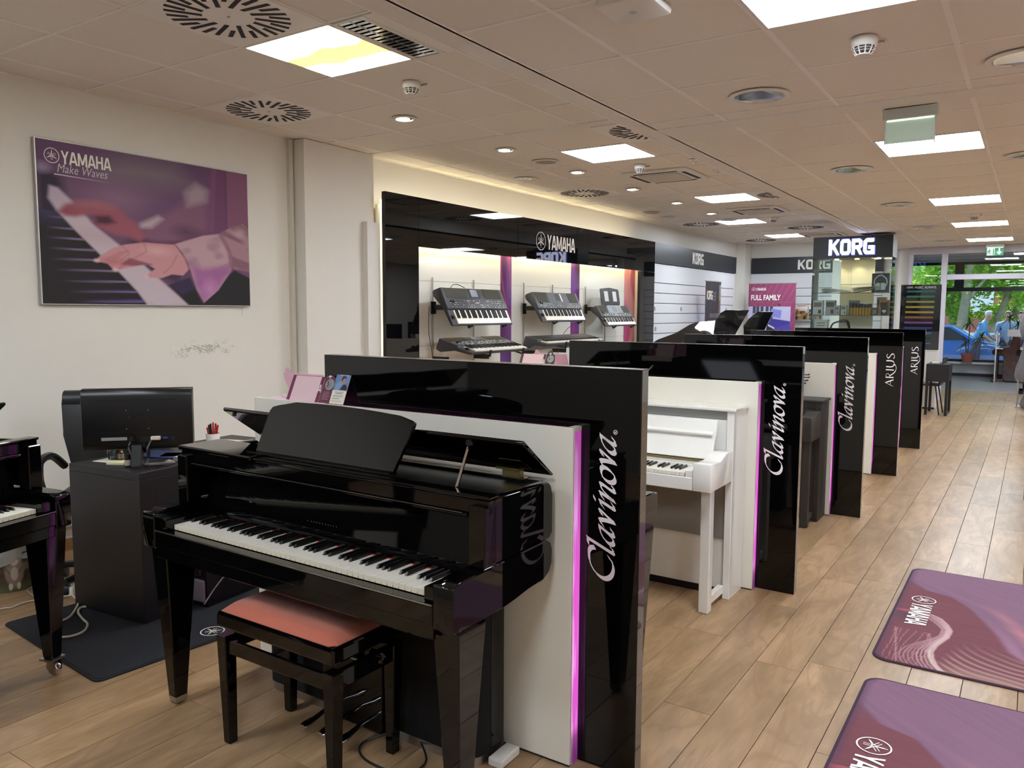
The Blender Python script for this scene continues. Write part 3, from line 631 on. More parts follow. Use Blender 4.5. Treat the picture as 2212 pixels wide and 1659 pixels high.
# ================================================================== PARTITION WALLS
def led_mat():
    m=emat('magenta_backlight','#ff5fe6',1.0); n=m.node_tree.nodes; l=m.node_tree.links; b=n['Principled BSDF']
    t=n.new('ShaderNodeTexCoord'); mp=n.new('ShaderNodeMapping'); mp.inputs['Scale'].default_value=(1,14,1.1); mp.inputs['Rotation'].default_value=(.12,0,0)
    wv=n.new('ShaderNodeTexWave'); wv.inputs['Scale'].default_value=1.6; wv.inputs['Distortion'].default_value=9; wv.inputs['Detail'].default_value=3; wv.inputs['Detail Scale'].default_value=1.2
    r=n.new('ShaderNodeValToRGB'); e=r.color_ramp.elements; e[0].color=(*s2l('#e862d6'),1); e[1].color=(*s2l('#ffaef4'),1); e[0].position=.15
    l.new(t.outputs['Object'],mp.inputs[0]); l.new(mp.outputs[0],wv.inputs['Vector']); l.new(wv.outputs['Fac'],r.inputs[0]); l.new(r.outputs[0],b.inputs['Emission Color'])
    s=n.new('ShaderNodeSeparateXYZ'); g=n.new('ShaderNodeValToRGB'); l.new(t.outputs['Object'],s.inputs[0]); l.new(s.outputs['Z'],g.inputs[0])   # LED rows sit low in the box
    g.color_ramp.interpolation='B_SPLINE'; ge=g.color_ramp.elements; ge[0].position=.0; ge[0].color=(.16,.16,.16,1); ge[1].position=1.0; ge[1].color=(.42,.42,.42,1)
    for p,v in((.09,.25),(.13,1.0),(.6,1.0),(.85,.8)):
        x=ge.new(p); x.color=(v,v,v,1)
    ms=n.new('ShaderNodeMath'); ms.operation='MULTIPLY'; ms.inputs[1].default_value=.75; l.new(g.outputs[0],ms.inputs[0]); l.new(ms.outputs[0],b.inputs['Emission Strength'])
    return m
LED=led_mat(); EDGE=pm('metal_edge','#8f8a86',.25,metal=.9)
def partition(yf, label, word, blab, idx, rear=True):
    """black display wall with lit white backboards; yf = front face of the black panel"""
    t=thing('display_partition',label,'partition',(0,yf,0),0,'row of black display partitions')
    pbox('black_panel',-2.40,0,0,-1.005,.052,1.33,GLOSS,t,.0012)
    pbox('edge_trim',-2.40,-.0005,1.3305,-1.005,.0525,1.332,EDGE,t)
    pbox('edge_trim',-1.0055,.004,.002,-1.004,.048,1.329,pm('dark_edge','#2b2724',.12,coat=1),t)
    for s in ((1,) if not rear else (1,-1)):
        f=lambda y:(-y if s==1 else .052+y)
        pbox('white_backboard',-2.77,f(.058),.006,-1.212,f(.046),1.14,WBOARD,t,.0015)
        pbox('base_gap',-2.765,f(.056),0,-1.215,f(.046),.006,PLAS,t)
        pbox('backlit_panel',-2.762,f(.0455),.0,-1.2125,f(.0015),1.126,LED,t)
        pbox('top_cap',-1.235,f(.0455),1.1265,-1.2115,f(.0015),1.14,WMET,t)
    pbox('core_box',-2.762,.0018,.0,-2.402,.0502,1.132,pm('pink_core','#e3c3dc',.4),t)
    if word=='C':
        mb=clavinova_mb(); s=.0561; M=Matrix.Translation((-1.0855,-.0014,.646))@Matrix(((0,-s,0,0),(0,0,-s,0),(s,0,0,0),(0,0,0,1))); writing('lettering',mb,M,LETTER,t,label='white calligraphic word Clavinova reading upwards')
    else:
        mb=arius_mb(); s=.066; M=Matrix.Translation((-1.066,-.0014,.835))@Matrix(((0,-s,0,0),(0,0,-s,0),(s*1.16,0,0,0),(0,0,0,1))); writing('lettering',mb,M,LETTER,t,label='white word ARIUS reading upwards')
    return t
partition(2.243,'nearest black partition, largest, with the word Clavinova and a wide magenta strip','C','',0)
partition(4.265,'second black partition with the word Clavinova, behind the white piano','C','',1)
partition(6.180,'third black partition with the word Clavinova, behind the dark brown piano','C','',2)
partition(7.985,'fourth black partition, the nearer one with the word ARIUS','A','',3)
partition(9.755,'farthest black partition, the smaller one with the word ARIUS','A','',4)

# ================================================================== cards on the white backboards
def grad_maroon(U,V,seed=1):
    c=np.zeros(U.shape+(3,))+H3('#6e2440'); n=vnoise(U,V,2.3,1.6,seed); c=mixc(c,np.clip((n-.35)*2,0,1)*.8,H3('#4d2c35')); c=mixc(c,np.clip(1-abs(U-.45-.25*V)*5,0,1)*.7,H3('#a03a52')); return mixc(c,np.clip(1-U*2.2,0,1)*.6,H3('#7d2c5e'))
def card_stand(x,y,z,rz,label,dark=False):
    t=thing('counter_card',label,'card',(x,y,z),rz,'folded counter cards on the white backboards')
    lean=math.atan2(.045,.1); M=Matrix.Rotation(PI/2-lean,4,'X')      # local xy plane leaned back, reads +x
    W,H=.187,.109; XA=W+.003; K='#5b2438' if not dark else '#3d332e'
    bd=MB(); arch=[(XA,0),(XA+.062,0),(XA+.068,.075),(XA+.06,.105),(XA+.045,.112),(XA+.038,.128),(XA+.027,.137),(XA+.014,.133),(XA+.006,.12),(XA,.105)]
    bd.prism([(0,0),(W,0),(W,H),(.003,H),(0,H-.003)],'z',-.0016,-.0002); bd.prism(arch,'z',-.0016,-.0002); bd.xf(M); obj('board',bd,pm('card_back','#e6c6cc',.6),t)  # board colour holds the pink glow of the magenta backlight
    fn=(lambda U,V:grad_maroon(U,V)) if not dark else (lambda U,V:grad_maroon(U,V,4)*.25+H3('#3f3934')*.8)
    painted('printed_face',W,H,30,20,fn,PRINT,M,t)
    av=MB(); av.add([(p[0],p[1],.0002) for p in arch],[tuple(range(len(arch)))]); av.xf(M); obj('arch_face',av,pm('arch_dark' if dark else 'arch_maroon','#1d1a1b' if dark else '#642544',.45),t,recalc=False)
    y_=yamaha_mb(.033); writing('lettering',y_,M@Matrix.Translation((.022,.042,.0008)),WHITE,t,label='cream emblem and the word YAMAHA')
    pl=MB(); stroke(pl,[(XA+.018,.112),(XA+.034,.112)],.005,smooth=False); stroke(pl,[(XA+.026,.104),(XA+.026,.12)],.005,smooth=False); writing('plus_sign',pl,M@Matrix.Translation((0,0,.0012)),WHITE,t)
    obj('round_badge',MB().lathe([(0,.0006),(.024,.0006)],(XA+.035,.078),24).xf(M),pm('badge_silver','#c9ccc9',.3,metal=.2),t,recalc=False)
    writing('badge_number',fit(text_mb('5',1,bold=.02),XA+.02,XA+.03,.07,.09),M@Matrix.Translation((0,0,.0012)),PLAS,t)
    tx=MB()
    for k,l_ in enumerate((.03,.042,.036,.048,.03,.04)): stroke(tx,[(XA+.031-l_/2,.045-.006*k),(XA+.031+l_/2,.045-.006*k)],.0016,smooth=False)
    for k,l_ in enumerate((.018,.014)): stroke(tx,[(XA+.036,.084-.006*k),(XA+.036+l_,.084-.006*k)],.0018,smooth=False)
    writing('small_print',tx,M@Matrix.Translation((0,0,.0016)),pm('print_pink','#c99aa2',.6),t)
    ft=MB().prism([(-.001,-.0002),(.05,0),(.05,.002),(.002,.002),(.045,H*.9),(.043,H*.9)],'x',.02,.17); obj('folded_foot',ft,MATS['card_back'],t)
    return t
card_stand(-2.58,2.196,1.1415,0,'maroon card with cream emblem and arched side piece, standing beside a blue flyer')
card_stand(-2.748,4.216,1.1415,0,'dark counter card with arched side piece seen over the nearest partition',dark=True)
card_stand(-2.475,2.352,1.1415,PI,'pink-lit back of a counter card behind the maroon card')
card_stand(-2.455,4.374,1.1415,PI,'pink-lit back of a counter card behind the dark card')
card_stand(-2.62,6.13,1.1415,0,'counter card on the third backboard, hidden mostly by the second partition',dark=True)
t=thing('advert_flyer','small flyer with a man on blue at the top and white text area below','flyer',(-2.328,2.196,1.1415))
M=Matrix.Rotation(PI/2-math.atan2(.05,.12),4,'X')
obj('board',MB().box(0,0,-.0016,.078,.13,-.0002).xf(M),PAPER,t)
def flyer(U,V):
    c=np.zeros(U.shape+(3,))+H3('#ece7d8'); top=np.clip((V-.43)/.01,0,1); c=mixc(c,top,H3('#6f8cb5')); c=mixc(c,top*np.clip(1-U*4,0,1)*.8,H3('#5877ab'))
    c=mixc(c,inpoly(U,V,[(.1,.45),(.1,.62),(.38,.74),(.6,.64),(.72,.52),(.7,.45)],.03),H3('#7f9dc4')); c=mixc(c,inpoly(U,V,[(.42,.7),(.5,.84),(.68,.82),(.7,.68),(.56,.64)],.02),H3('#b9837a'))
    c=mixc(c,inpoly(U,V,[(.42,.78),(.48,.9),(.7,.9),(.74,.8),(.62,.84),(.54,.8),(.5,.72)],.02),H3('#26242b')); c=mixc(c,inpoly(U,V,[(.45,.45),(.62,.62),(.8,.64),(.95,.55),(.95,.44)],.02),H3('#262338'))
    for k,(a,b,w_) in enumerate(((.2,.8,.016),(.28,.7,.016),(.15,.85,.01),(.15,.8,.01),(.15,.7,.01),(.15,.6,.01),(.1,.85,.006),(.1,.8,.006))): c=mixc(c,line_cov(U,V,[(a,.375-.042*k),(b,.375-.042*k)],w_,.01),H3('#4a463f'))
    return c
painted('printed_face',.078,.13,40,60,flyer,PRINT,M,t)
writing('lettering',fit(text_mb('YAMAHA',1),.02,.045,.117,.122),M@Matrix.Translation((0,0,.001)),WHITE,t); writing('lettering',fit(text_mb('Presto',1,shear=.3),.05,.07,.117,.123),M@Matrix.Translation((0,0,.001)),WHITE,t)

# ================================================================== KEYS
BLK=[1,0,1,1,0,1,1]  # black key after A? (A,B,C,D,E,F,G)
def key_layout(n_white,start='A'):
    L='ABCDEFG'; s=L.index(start); has={'A':1,'B':0,'C':1,'D':1,'E':0,'F':1,'G':1}
    return [has[L[(s+k)%7]] for k in range(n_white)]
def keyboard_keys(par,x0,pitch,y0,y1,z,n=52,start='A',single=True,kh=.018,fr=None):
    """white keys from y0 (front) to y1 (back) with tops at z; black keys on top"""
    wk=pitch-.0012; lay=key_layout(n,start); bl=(y1-y0)*.63; dep=.012; fr=fr or IVORY
    cw=cb=None; W=MB(); B=MB()
    for k in range(n):
        cx=x0+(k+.5)*pitch
        if single:
            if cw is None:
                b=MB(); b.m=0; b.box(-wk/2,y0,z-dep,wk/2,y1,z); b.m=1; b.add([(-wk/2,y0-.0006,z-kh),(wk/2,y0-.0006,z-kh),(wk/2,y0-.0006,z-.0015),(-wk/2,y0-.0006,z-.0015)],[(0,1,2,3)])
                o=obj('white_key',b,[IVORY,fr],par); cw=o.data
            else: o=bpy.data.objects.new('white_key',cw); C.objects.link(o); o.parent=par
            o.location=(cx,0,0)
        else: W.box(cx-wk/2,y0,z-kh,cx+wk/2,y1,z)
        if k<n-1 and lay[k]:
            hw=pitch*.235; P=[(-hw,y1-bl,z),(hw,y1-bl,z),(hw,y1,z),(-hw,y1,z),(-hw*.75,y1-bl+.009,z+.0115),(hw*.75,y1-bl+.009,z+.0115),(hw*.75,y1,z+.0115),(-hw*.75,y1,z+.0115)]
            F=[(0,3,2,1),(4,5,6,7),(0,1,5,4),(1,2,6,5),(2,3,7,6),(3,0,4,7)]
            bx=cx+pitch/2
            if single:
                if cb is None: o=obj('black_key',MB().add(P,F),EBONY,par,bevel=.0012); cb=o.data
                else: o=bpy.data.objects.new('black_key',cb); C.objects.link(o); o.parent=par
                o.location=(bx,0,0)
            else: B.add([(p[0]+bx,p[1],p[2]) for p in P],F)
    if not single: stuff(obj('white_keys',W,IVORY,par)); stuff(obj('black_keys',B,EBONY,par))

# ================================================================== HYBRID GRAND-STYLE PIANO (black)
def hybrid_piano(loc, rz, label, single=True, casters=False, logo=True, desk=True):
    t=thing('hybrid_piano',label,'piano',loc,rz,'polished black hybrid pianos')
    # side panels: lower cheek and upper case, one per side
    ch=[(-.047,.765),(.0,.772),(.105,.775),(.44,.780),(.462,.770),(.472,.745),(.470,.700),(.455,.672),(.42,.655),(.33,.650),(.26,.640),(.20,.634),(-.04,.628),(-.050,.635),(-.050,.758)]
    up=[(.110,.779),(.146,.958),(.150,.972),(.445,.968),(.462,.955),(.472,.925),(.472,.80),(.455,.784),(.44,.7845)]
    for s in(-1,1):
        obj('cheek',MB().prism(ch,'x',s*.66,s*.732),POLISH,t,.004,smooth=True)
        obj('case_side',MB().prism(up,'x',s*.697,s*.731),POLISH,t,.003,smooth=True)
        pbox('key_block',s*.613,-.032,.70,s*.659,.16,.744,POLISH,t,.004)
        pbox('corner_post',s*.672,.098,.774,s*.731,.16,.955,POLISH,t,.004)
    pbox('key_slip',-.658,-.05,.645,.658,-.004,.7005,POLISH,t,.004)
    pbox('slip_trim',-.658,-.052,.7005,.658,-.046,.703,STEEL,t)
    pbox('key_bed',-.658,-.035,.628,.658,.44,.650,POLISH,t,.003); pbox('keybed_front',-.658,-.045,.600,.658,-.03,.648,POLISH,t,.003)
    pbox('case_back',-.696,.455,.63,.696,.470,.965,POLISH,t,.002)
    pbox('red_felt',-.612,.150,.714,.612,.153,.7225,RED,t); pbox('key_backrail',-.658,.1535,.70,.658,.178,.732,POLISH,t)
    keyboard_keys(t,-.611,.0235,0,.150,.72,52,'A',single,fr=KEYEDGE)
    fb=MB(); n=10; pr=[]
    for k in range(n+1):
        a=k/n; pr.append((.180+.022*a, .732+.19*a))
    P=pr+[(p[0]+.012,p[1]) for p in pr[::-1]]; obj('fallboard',fb.prism(P,'x',-.670,.670),POLISH,t,smooth=True)
    pbox('fallboard_lip',-.70,.112,.914,.66,.148,.926,POLISH,t,.004)
    obj('lip_highlight_strip',MB().box(-.66,.1105,.925,.64,.114,.928),pm('lip_highlight','#3a3a36',.1,coat=1),t)  # lighter strip painted in as the highlight along the lip's edge
    pbox('case_front_rail',-.731,.118,.9275,.731,.146,.972,POLISH,t,.003)
    pbox('top_front_plate',-.735,.105,.973,-.305,.30,.990,POLISH,t,.005); pbox('top_front_ledge',-.305,.112,.973,.735,.165,.984,POLISH,t,.003)
    pbox('inner_tray',-.695,.165,.945,.695,.452,.956,pm('inner_black','#0b0c0e',.25),t)
    # raised lid
    lid=MB().prism([(.466,.985),(.470,.992),(.296,1.122),(.286,1.118),(.288,1.108)],'x',-.70,.735); obj('lid',lid,POLISH,t,.003,smooth=True)
    obj('lid_buffer',MB().lathe([(.008,0),(.007,.02)],(-.64,.296,1.09),10),PLAS,t)
    for x in(-.42,.60):
        h=obj('lid_hinge',MB().box(x-.045,.435,.966,x+.045,.462,.972).box(x-.035,.425,.972,x+.035,.45,1.0).box(x-.045,.40,1.0,x+.045,.436,1.008),BRASS,t,.002)
    obj('lid_prop',MB().tube([(.575,.17,.983),(.525,.30,1.09)],.0055,8),CHROME,t); obj('prop_socket',MB().lathe([(.012,0),(.012,.02)],(.523,.303,1.088),10),PLAS,t)
    if desk:
        pts=[(-.385,0),(-.352,.158),(-.340,.173),(-.31,.180)]+[(x,.200-.105*(x+.06)**2) for x in(-.22,-.12,0,.1,.2,.28)]+[(.335,.176),(.352,.168),(.350,.155),(.300,0)]
        md=MB().prism(pts,'z',0,.014); md.xf(Matrix.Translation((0,.205,.985))@Matrix.Rotation(math.radians(74),4,'X')); obj('music_desk',md,POLISH,t,.003,smooth=True)
        pbox('desk_ledge',-.40,.165,.9845,.31,.20,.993,POLISH,t,.002)
        obj('desk_strut',MB().tube([(-.34,.24,1.09),(-.40,.36,.97)],.008,6).tube([(-.37,.36,1.08),(-.33,.24,1.0)],.006,6),PLAS,t)
    if logo:
        mb=text_mb('YAMAHA',1,bold=.004,spacing=1.6); fit(mb,-.108,.046,0,.020); writing('lettering',mb,Matrix.Translation((0,.1845,.772))@Matrix.Rotation(math.radians(80),4,'X'),pm('dull_gold','#a89e86',.4,metal=.5),t,label='small gold word YAMAHA')
    # legs
    for s in(-1,1):
        g=MB(); zt=.628; zb=.034 if not casters else .075
        g.taper((s*.683,.038,zb),(.0235,.026),(s*.683+(-s*.0),.044,zt),(.047,.066)); g.v=[(v[0],v[1],v[2]) for v in g.v]
        obj('leg',g,POLISH,t,.004); 
        if casters:
            obj('caster_plate',MB().box(s*.683-.035,.005,.066,s*.683+.035,.07,.075),STEEL,t); obj('caster_fork',MB().box(s*.683-.02,.01,.03,s*.683-.016,.05,.067).box(s*.683+.016,.01,.03,s*.683+.02,.05,.067),CHROME,t)
            obj('caster_wheel',MB().lathe([(0,-.014),(.024,-.014),(.029,-.006),(.029,.006),(.024,.014),(0,.014)],(s*.683,.028,.029),20,'x'),CHROME,t,smooth=True)
        else: obj('leg_shoe',MB().taper((s*.683,.038,.006),(.0195,.022),(s*.683,.038,.034),(.0245,.027)).box(s*.683-.012,.025,0,s*.683+.012,.05,.006),STEEL,t,.0015)
    # speaker column and pedals
    rr=lambda x0,y0,x1,y1,r:[(x0+r-r*math.cos(a),y0+r-r*math.sin(a)) for a in(0,.5,1.05,PI/2)]+[(x1-r+r*math.sin(a),y0+r-r*math.cos(a)) for a in(0,.5,1.05,PI/2)]+[(x1,y1),(x0,y1)]
    obj('speaker_cloth',MB().prism(rr(-.498,.315,.540,.40,.04),'z',.034,.627),MATTE,t,smooth=True)
    obj('speaker_box',MB().prism([(-.499,.401),(.541,.401),(.546,.44),(.541,.475),(.52,.492),(-.48,.492),(-.499,.475)],'z',.036,.627),POLISH,t,smooth=True)
    obj('base_strip',MB().prism(rr(-.492,.318,.536,.486,.04),'z',.0,.033),STEEL,t,smooth=True)
    pbox('pedal_housing',-.15,.288,.01,.15,.314,.60,POLISH,t,.006); obj('pedal_pillar',MB().tube([(.17,.30,.012),(.17,.30,.60)],.012,10),POLISH,t)
    for x in(-.085,.005,.095):
        P=[(.285,.075),(.24,.078),(.19,.058),(.15,.052),(.128,.046),(.128,.036),(.15,.036),(.19,.044),(.24,.064),(.285,.063)]
        g=MB(); pts=[(x,p[0],p[1]) for p in((.288,.07),(.24,.07),(.19,.052),(.155,.046),(.13,.042))]
        g.tube(pts,[.009,.010,.013,.019,.015],10); g.v=[(v[0],v[1],.046+(v[2]-.046)*.55) for v in g.v]; obj('pedal',g,CHROME,t,smooth=True)
    obj('cable',MB().tube(catmull([(.2,.33,.03),(.12,.22,.008),(.20,.15,.006),(.36,.16,.006),(.38,.25,.008),(.30,.32,.02)],6),.004,6),PLAS,t)
    return t
hybrid_piano((-2.0,1.685,0),math.radians(-.3),'nearest polished black piano with raised lid, before the first lit white board')
hybrid_piano((-2.0,2.965,0),PI,'black piano behind the nearest partition, only its arm and leg showing',single=False)
hybrid_piano((-3.115,.925,0),math.radians(104.6),'polished black piano on chrome casters at the left edge of the picture',single=True,casters=True,desk=False)
t=thing('power_adapter','white flat power adapter lying against the white board beside the black piano','adapter',(-1.42,2.105,0)); pbox('case',-.025,-.06,0,.03,.055,.03,WMET,t,.006)

# ================================================================== CONSOLE PIANOS (white, dark brown, far ones)
def console_piano(loc,rz,label,body,H,cy0,cy1,armz=(.634,.775),hw=.749,single=False,speaker=None,open_desk=True,lower=None,rail=.32,nm='upright_digital_piano'):
    t=thing(nm,label,'piano',loc,rz,'upright pianos')
    for s in(-1,1):
        a,b=(s*(hw-.038),s*hw); pbox('case_side',a,cy0,.0,b,cy1,H-.018,body,t,.003)
        c=[(-.008,armz[0]),(-.010,armz[1]),(.06,armz[1]-.003),(.14,armz[1]-.006),(.19,armz[1]+.012),(.22,armz[1]+.022),(cy0-.001,armz[1]+.022),(cy0-.001,armz[0])]
        obj('cheek',MB().prism(c,'x',s*(hw-.093),s*(hw-.001)),body,t,.006,smooth=True)
        pbox('leg',s*(hw-.075),.064,.0,s*(hw-.022),.118,armz[0],body,t,.006)
        pbox('foot_rail',s*(hw-.062),.118,.03,s*(hw-.032),cy0,.075,body,t,.003)
        pbox('key_block',s*.613,.0,.70,s*(hw-.094),.16,.735,body,t,.004)
    pbox('top_board',-hw-.012,cy0-.012,H-.018,hw+.012,cy1+.003,H,body,t,.005)
    pbox('speaker_strip',-hw+.04,cy0+.012,H-.062,hw-.04,cy0+.03,H-.02,speaker or MGREY,t)
    pbox('upper_panel',-hw+.04,cy0+.014,.735,hw-.04,cy0+.03,H-.064,body,t,.001)
    pbox('key_slip',-hw+.094,-.004,armz[0],hw-.094,.03,.700,body,t,.003); pbox('key_bed',-hw+.094,.03,armz[0],hw-.094,cy0+.02,.66,body,t)
    pbox('key_rest_panel',-.66,.155,.70,.66,cy0+.012,.735,body,t,.002); pbox('hinge_strip',-.64,.235,.737,.64,.262,.748,BRASS,t)
    keyboard_keys(t,-.611,.0235,0,.150,.72,52,'A',single)
    if open_desk:
        d=MB().prism([(.235,.752),(.247,.750),(cy0+.010,H-.07),(cy0-.002,H-.068)],'x',-.665,.665); obj('fallboard',d,body,t,.003)
        d=MB().prism([(.268,H-.135),(.288,H-.123),(.290,H-.131),(.27,H-.147)],'x',-.655,.655); obj('desk_lip',d,body,t,.002)
        pbox('page_stop',-.12,.235,H-.205,.12,.262,H-.198,body,t); pbox('page_stop_plate',-.12,.257,H-.2,.12,.265,H-.17,body,t)
    lo=lower or body
    pbox('knee_panel',-hw+.04,cy0+.02,rail,hw-.04,cy0+.035,.655,lo,t); pbox('lower_panel',-hw+.04,cy0+.03,.045,hw-.04,cy0+.045,rail-.003,body,t,.002); pbox('toe_gap',-hw+.04,cy0+.05,0,hw-.04,cy0+.07,.045,PLAS,t)
    return t
console_piano((-2.017,3.67,0),0,'white upright hybrid piano with folded music desk, in front of the second partition',WLAQ,1.016,.32,.528,single=True,speaker=pm('speaker_strip_grey','#8f9190',.5),lower=pm('knee_grey','#8b8782',.5),nm='white_upright_piano')
console_piano((-1.99,5.600,0),0,'dark brown upright digital piano with the headphone stand on top, before the third partition',BROWN,.886,.275,.535,armz=(.62,.79),single=False,speaker=PLAS,open_desk=False,nm='dark_brown_piano')
# pale strip of paper light on the brown piano's keys lid
t=thing('headphone_stand','chrome headphone stand with black stepped arms on the dark brown piano','headphone stand',(-1.515,6.0,.886))
obj('base_plate',MB().lathe([(0,0),(.09,0),(.09,.004),(.03,.007),(0,.008)],(0,0),28),PLAS,t,smooth=True); obj('pole',MB().tube([(0,0,.007),(0,0,.24)],.0085,10),CHROME,t)
obj('pole_sleeve',MB().tube([(0,0,.055),(0,0,.172)],.014,10),PLAS,t); obj('pole_cap',MB().lathe([(.011,.238),(.011,.244),(0,.246)],(0,0),12),CHROME,t)
for k,(z,a) in enumerate(((.170,0),(.150,.05),(.130,-.25),(.110,-.45),(.090,-.95),(.070,PI+.1))):
    c,s=math.cos(a),math.sin(a); L=.155
    b=MB(); b.prism([(0,-.012),(L,-.014),(L,.014),(0,.012)],'z',-.003,.003); b.box(L-.006,-.014,.0,L,.014,.008); b.xf(Matrix.Translation((0,0,z))@Matrix.Rotation(a,4,'Z')); obj('arm',b,PLAS,t,.001)

# ================================================================== STOOL
def piano_stool(x,y,rz,label,ztop=.475,cush='#b9654f'):
    t=thing('piano_stool',label,'stool',(x,y,0),rz,'padded piano stools'); hw,hd=.285,.16
    cu=MB(); n,m_=24,14; vs=[];fs=[]
    for j in range(m_+1):
        for i in range(n+1):
            u=i/n*2-1; v=j/m_*2-1; e=max(0,(1-abs(u)**6))*max(0,(1-abs(v)**5)); vs.append((u*(hw-.012),v*(hd-.012),ztop+.038*min(1,e**.45)))
    for j in range(m_):
        for i in range(n): a=j*(n+1)+i; fs.append((a,a+1,a+n+2,a+n+1))
    cu.add(vs,fs)
    m=pm('ribbed_salmon_fabric',cush,.85,sheen=.3)
    if not m.get('rib'):
        m['rib']=1; nn=m.node_tree.nodes; l=m.node_tree.links; tcn=nn.new('ShaderNodeTexCoord'); wv=nn.new('ShaderNodeTexWave'); wv.bands_direction='Y'; wv.inputs['Scale'].default_value=70; bp=nn.new('ShaderNodeBump'); bp.inputs['Strength'].default_value=.5; bp.inputs['Distance'].default_value=.0015
        l.new(tcn.outputs['Object'],wv.inputs['Vector']); l.new(wv.outputs['Fac'],bp.inputs['Height']); l.new(bp.outputs[0],nn['Principled BSDF'].inputs['Normal'])
    obj('cushion',cu,m,t,smooth=True)
    pbox('seat_frame',-hw,-hd,ztop-.055,hw,hd,ztop,POLISH,t,.009)
    for s in(-1,1):
        obj('lift_arm',MB().prism([(-.09,ztop-.13),(-.06,ztop-.13),(.05,ztop-.06),(.02,ztop-.06)],'y',s*(hd-.06)-.008,s*(hd-.06)+.008),PLAS,t)
        for q in(-1,1):
            g=MB().taper((s*(hw-.028),q*(hd-.026),0),(.017,.017),(s*(hw-.024),q*(hd-.022),ztop-.082),(.024,.024)); obj('leg',g,POLISH,t,.003)
    for q in(-1,1): obj('apron',MB().prism([(-(hw-.048),ztop-.145),(-(hw-.048),ztop-.095),(hw-.048,ztop-.095),(hw-.048,ztop-.145)],'y',q*(hd-.018)-.009,q*(hd-.018)+.009),POLISH,t,.003)
    for s in(-1,1): pbox('side_apron',s*(hw-.012),-(hd-.046),ztop-.145,s*(hw-.032),hd-.046,ztop-.085,POLISH,t,.003)
    pbox('lift_plate',-hw+.06,-.06,ztop-.075,hw-.06,.06,ztop-.06,PLAS,t); obj('lift_rod',MB().tube([(-.2,0,ztop-.10),(hw-.03,0,ztop-.10)],.006,8),CHROME,t)
    obj('height_knob',MB().lathe([(.012,hw-.03),(.012,hw+.002),(.024,hw+.006),(.028,hw+.018),(.024,hw+.034),(0,hw+.036)],(0,0.04,ztop-.085),16,'x'),POLISH,t,smooth=True)
    return t
piano_stool(-2.02,1.795,0,'black piano stool with salmon ribbed cushion pushed under the nearest piano')
piano_stool(.27,7.70,0,'black piano stool at the far right edge beside the aisle, only its leg showing',ztop=.47,cush='#1b1b1d')
# ================================================================== POSTER ON THE LEFT WALL
HP=dict(
 darkL=[(-0.004,0.846),(0.092,0.787),(0.107,0.667),(0.091,0.555),(0.012,0.516),(-0.005,0.513)],
 keys=[(0.047,0.723),(0.077,0.716),(0.137,0.638),(0.227,0.498),(0.322,0.395),(0.421,0.287),(0.525,0.157),(0.658,-0.002),(0.446,-0.004),(0.396,0.092),(0.318,0.213),(0.242,0.315),(0.178,0.407),(0.133,0.472),(0.073,0.572),(0.04,0.648)],
 black=[(-.01,0.581),(0.073,0.566),(0.133,0.472),(0.178,0.407),(0.242,0.315),(0.318,0.213),(0.396,0.092),(0.446,-0.01),(-.01,-.01)],
 cur1=[(0.785,1.01),(0.878,1.01),(0.87,0.56),(0.758,0.522)],cur2=[(0.878,1.01),(1.01,1.01),(1.01,0.577),(0.876,0.561)],
 blob=[(0.217,0.897),(0.384,0.965),(0.598,0.963),(0.664,0.861),(0.539,0.821),(0.381,0.811),(0.282,0.813)],
 hand1=[(0.076,0.573),(0.105,0.619),(0.156,0.648),(0.23,0.661),(0.307,0.646),(0.356,0.596),(0.401,0.544),(0.451,0.469),(0.424,0.421),(0.373,0.452),(0.303,0.458),(0.246,0.493),(0.209,0.531),(0.247,0.558),(0.21,0.573),(0.144,0.549),(0.104,0.55)],
 h1d=[(0.228,0.569),(0.286,0.578),(0.315,0.539),(0.275,0.519),(0.227,0.519)],
 sl1=[(0.365,0.553),(0.427,0.555),(0.497,0.595),(0.535,0.623),(0.62,0.698),(0.698,0.805),(0.769,0.819),(0.764,0.547),(0.587,0.431),(0.45,0.431),(0.426,0.503)],
 sl1a=[(0.427,0.547),(0.513,0.612),(0.535,0.593),(0.479,0.525),(0.426,0.518)],sl1b=[(0.651,0.797),(0.711,0.871),(0.77,0.835),(0.762,0.754),(0.666,0.706)],
 low=[(0.553,0.136),(0.662,0.196),(0.729,0.015),(0.909,0.268),(1.01,0.206),(1.01,-.01),(0.658,-0.01)],
 hand2=[(0.217,0.277),(0.242,0.315),(0.296,0.37),(0.352,0.398),(0.445,0.423),(0.504,0.422),(0.592,0.424),(0.642,0.336),(0.663,0.259),(0.628,0.209),(0.571,0.214),(0.526,0.188),(0.504,0.183),(0.435,0.187),(0.489,0.247),(0.452,0.274),(0.41,0.263),(0.343,0.236),(0.303,0.219),(0.27,0.267)],
 h2s=[(0.329,0.265),(0.37,0.312),(0.421,0.294),(0.479,0.276),(0.452,0.263),(0.389,0.258)],h2f=[(0.261,0.295),(0.321,0.351),(0.371,0.363),(0.33,0.308),(0.289,0.269)],
 cuff=[(0.592,0.428),(0.739,0.504),(0.825,0.526),(0.862,0.478),(0.904,0.334),(0.89,0.258),(0.817,0.115),(0.736,0.019),(0.696,0.118),(0.658,0.298),(0.631,0.366)],
 cufs=[(0.664,0.298),(0.734,0.264),(0.884,0.299),(0.889,0.25),(0.817,0.115),(0.736,0.019),(0.696,0.118)],
 cuf2=[(0.825,0.526),(0.889,0.579),(0.968,0.619),(1.01,0.577),(1.01,0.257),(0.909,0.276),(0.898,0.358),(0.868,0.47)],
 band=[(0.822,0.53),(0.85,0.525),(0.893,0.415),(0.913,0.318),(0.903,0.263),(0.884,0.291),(0.873,0.397),(0.843,0.475)])
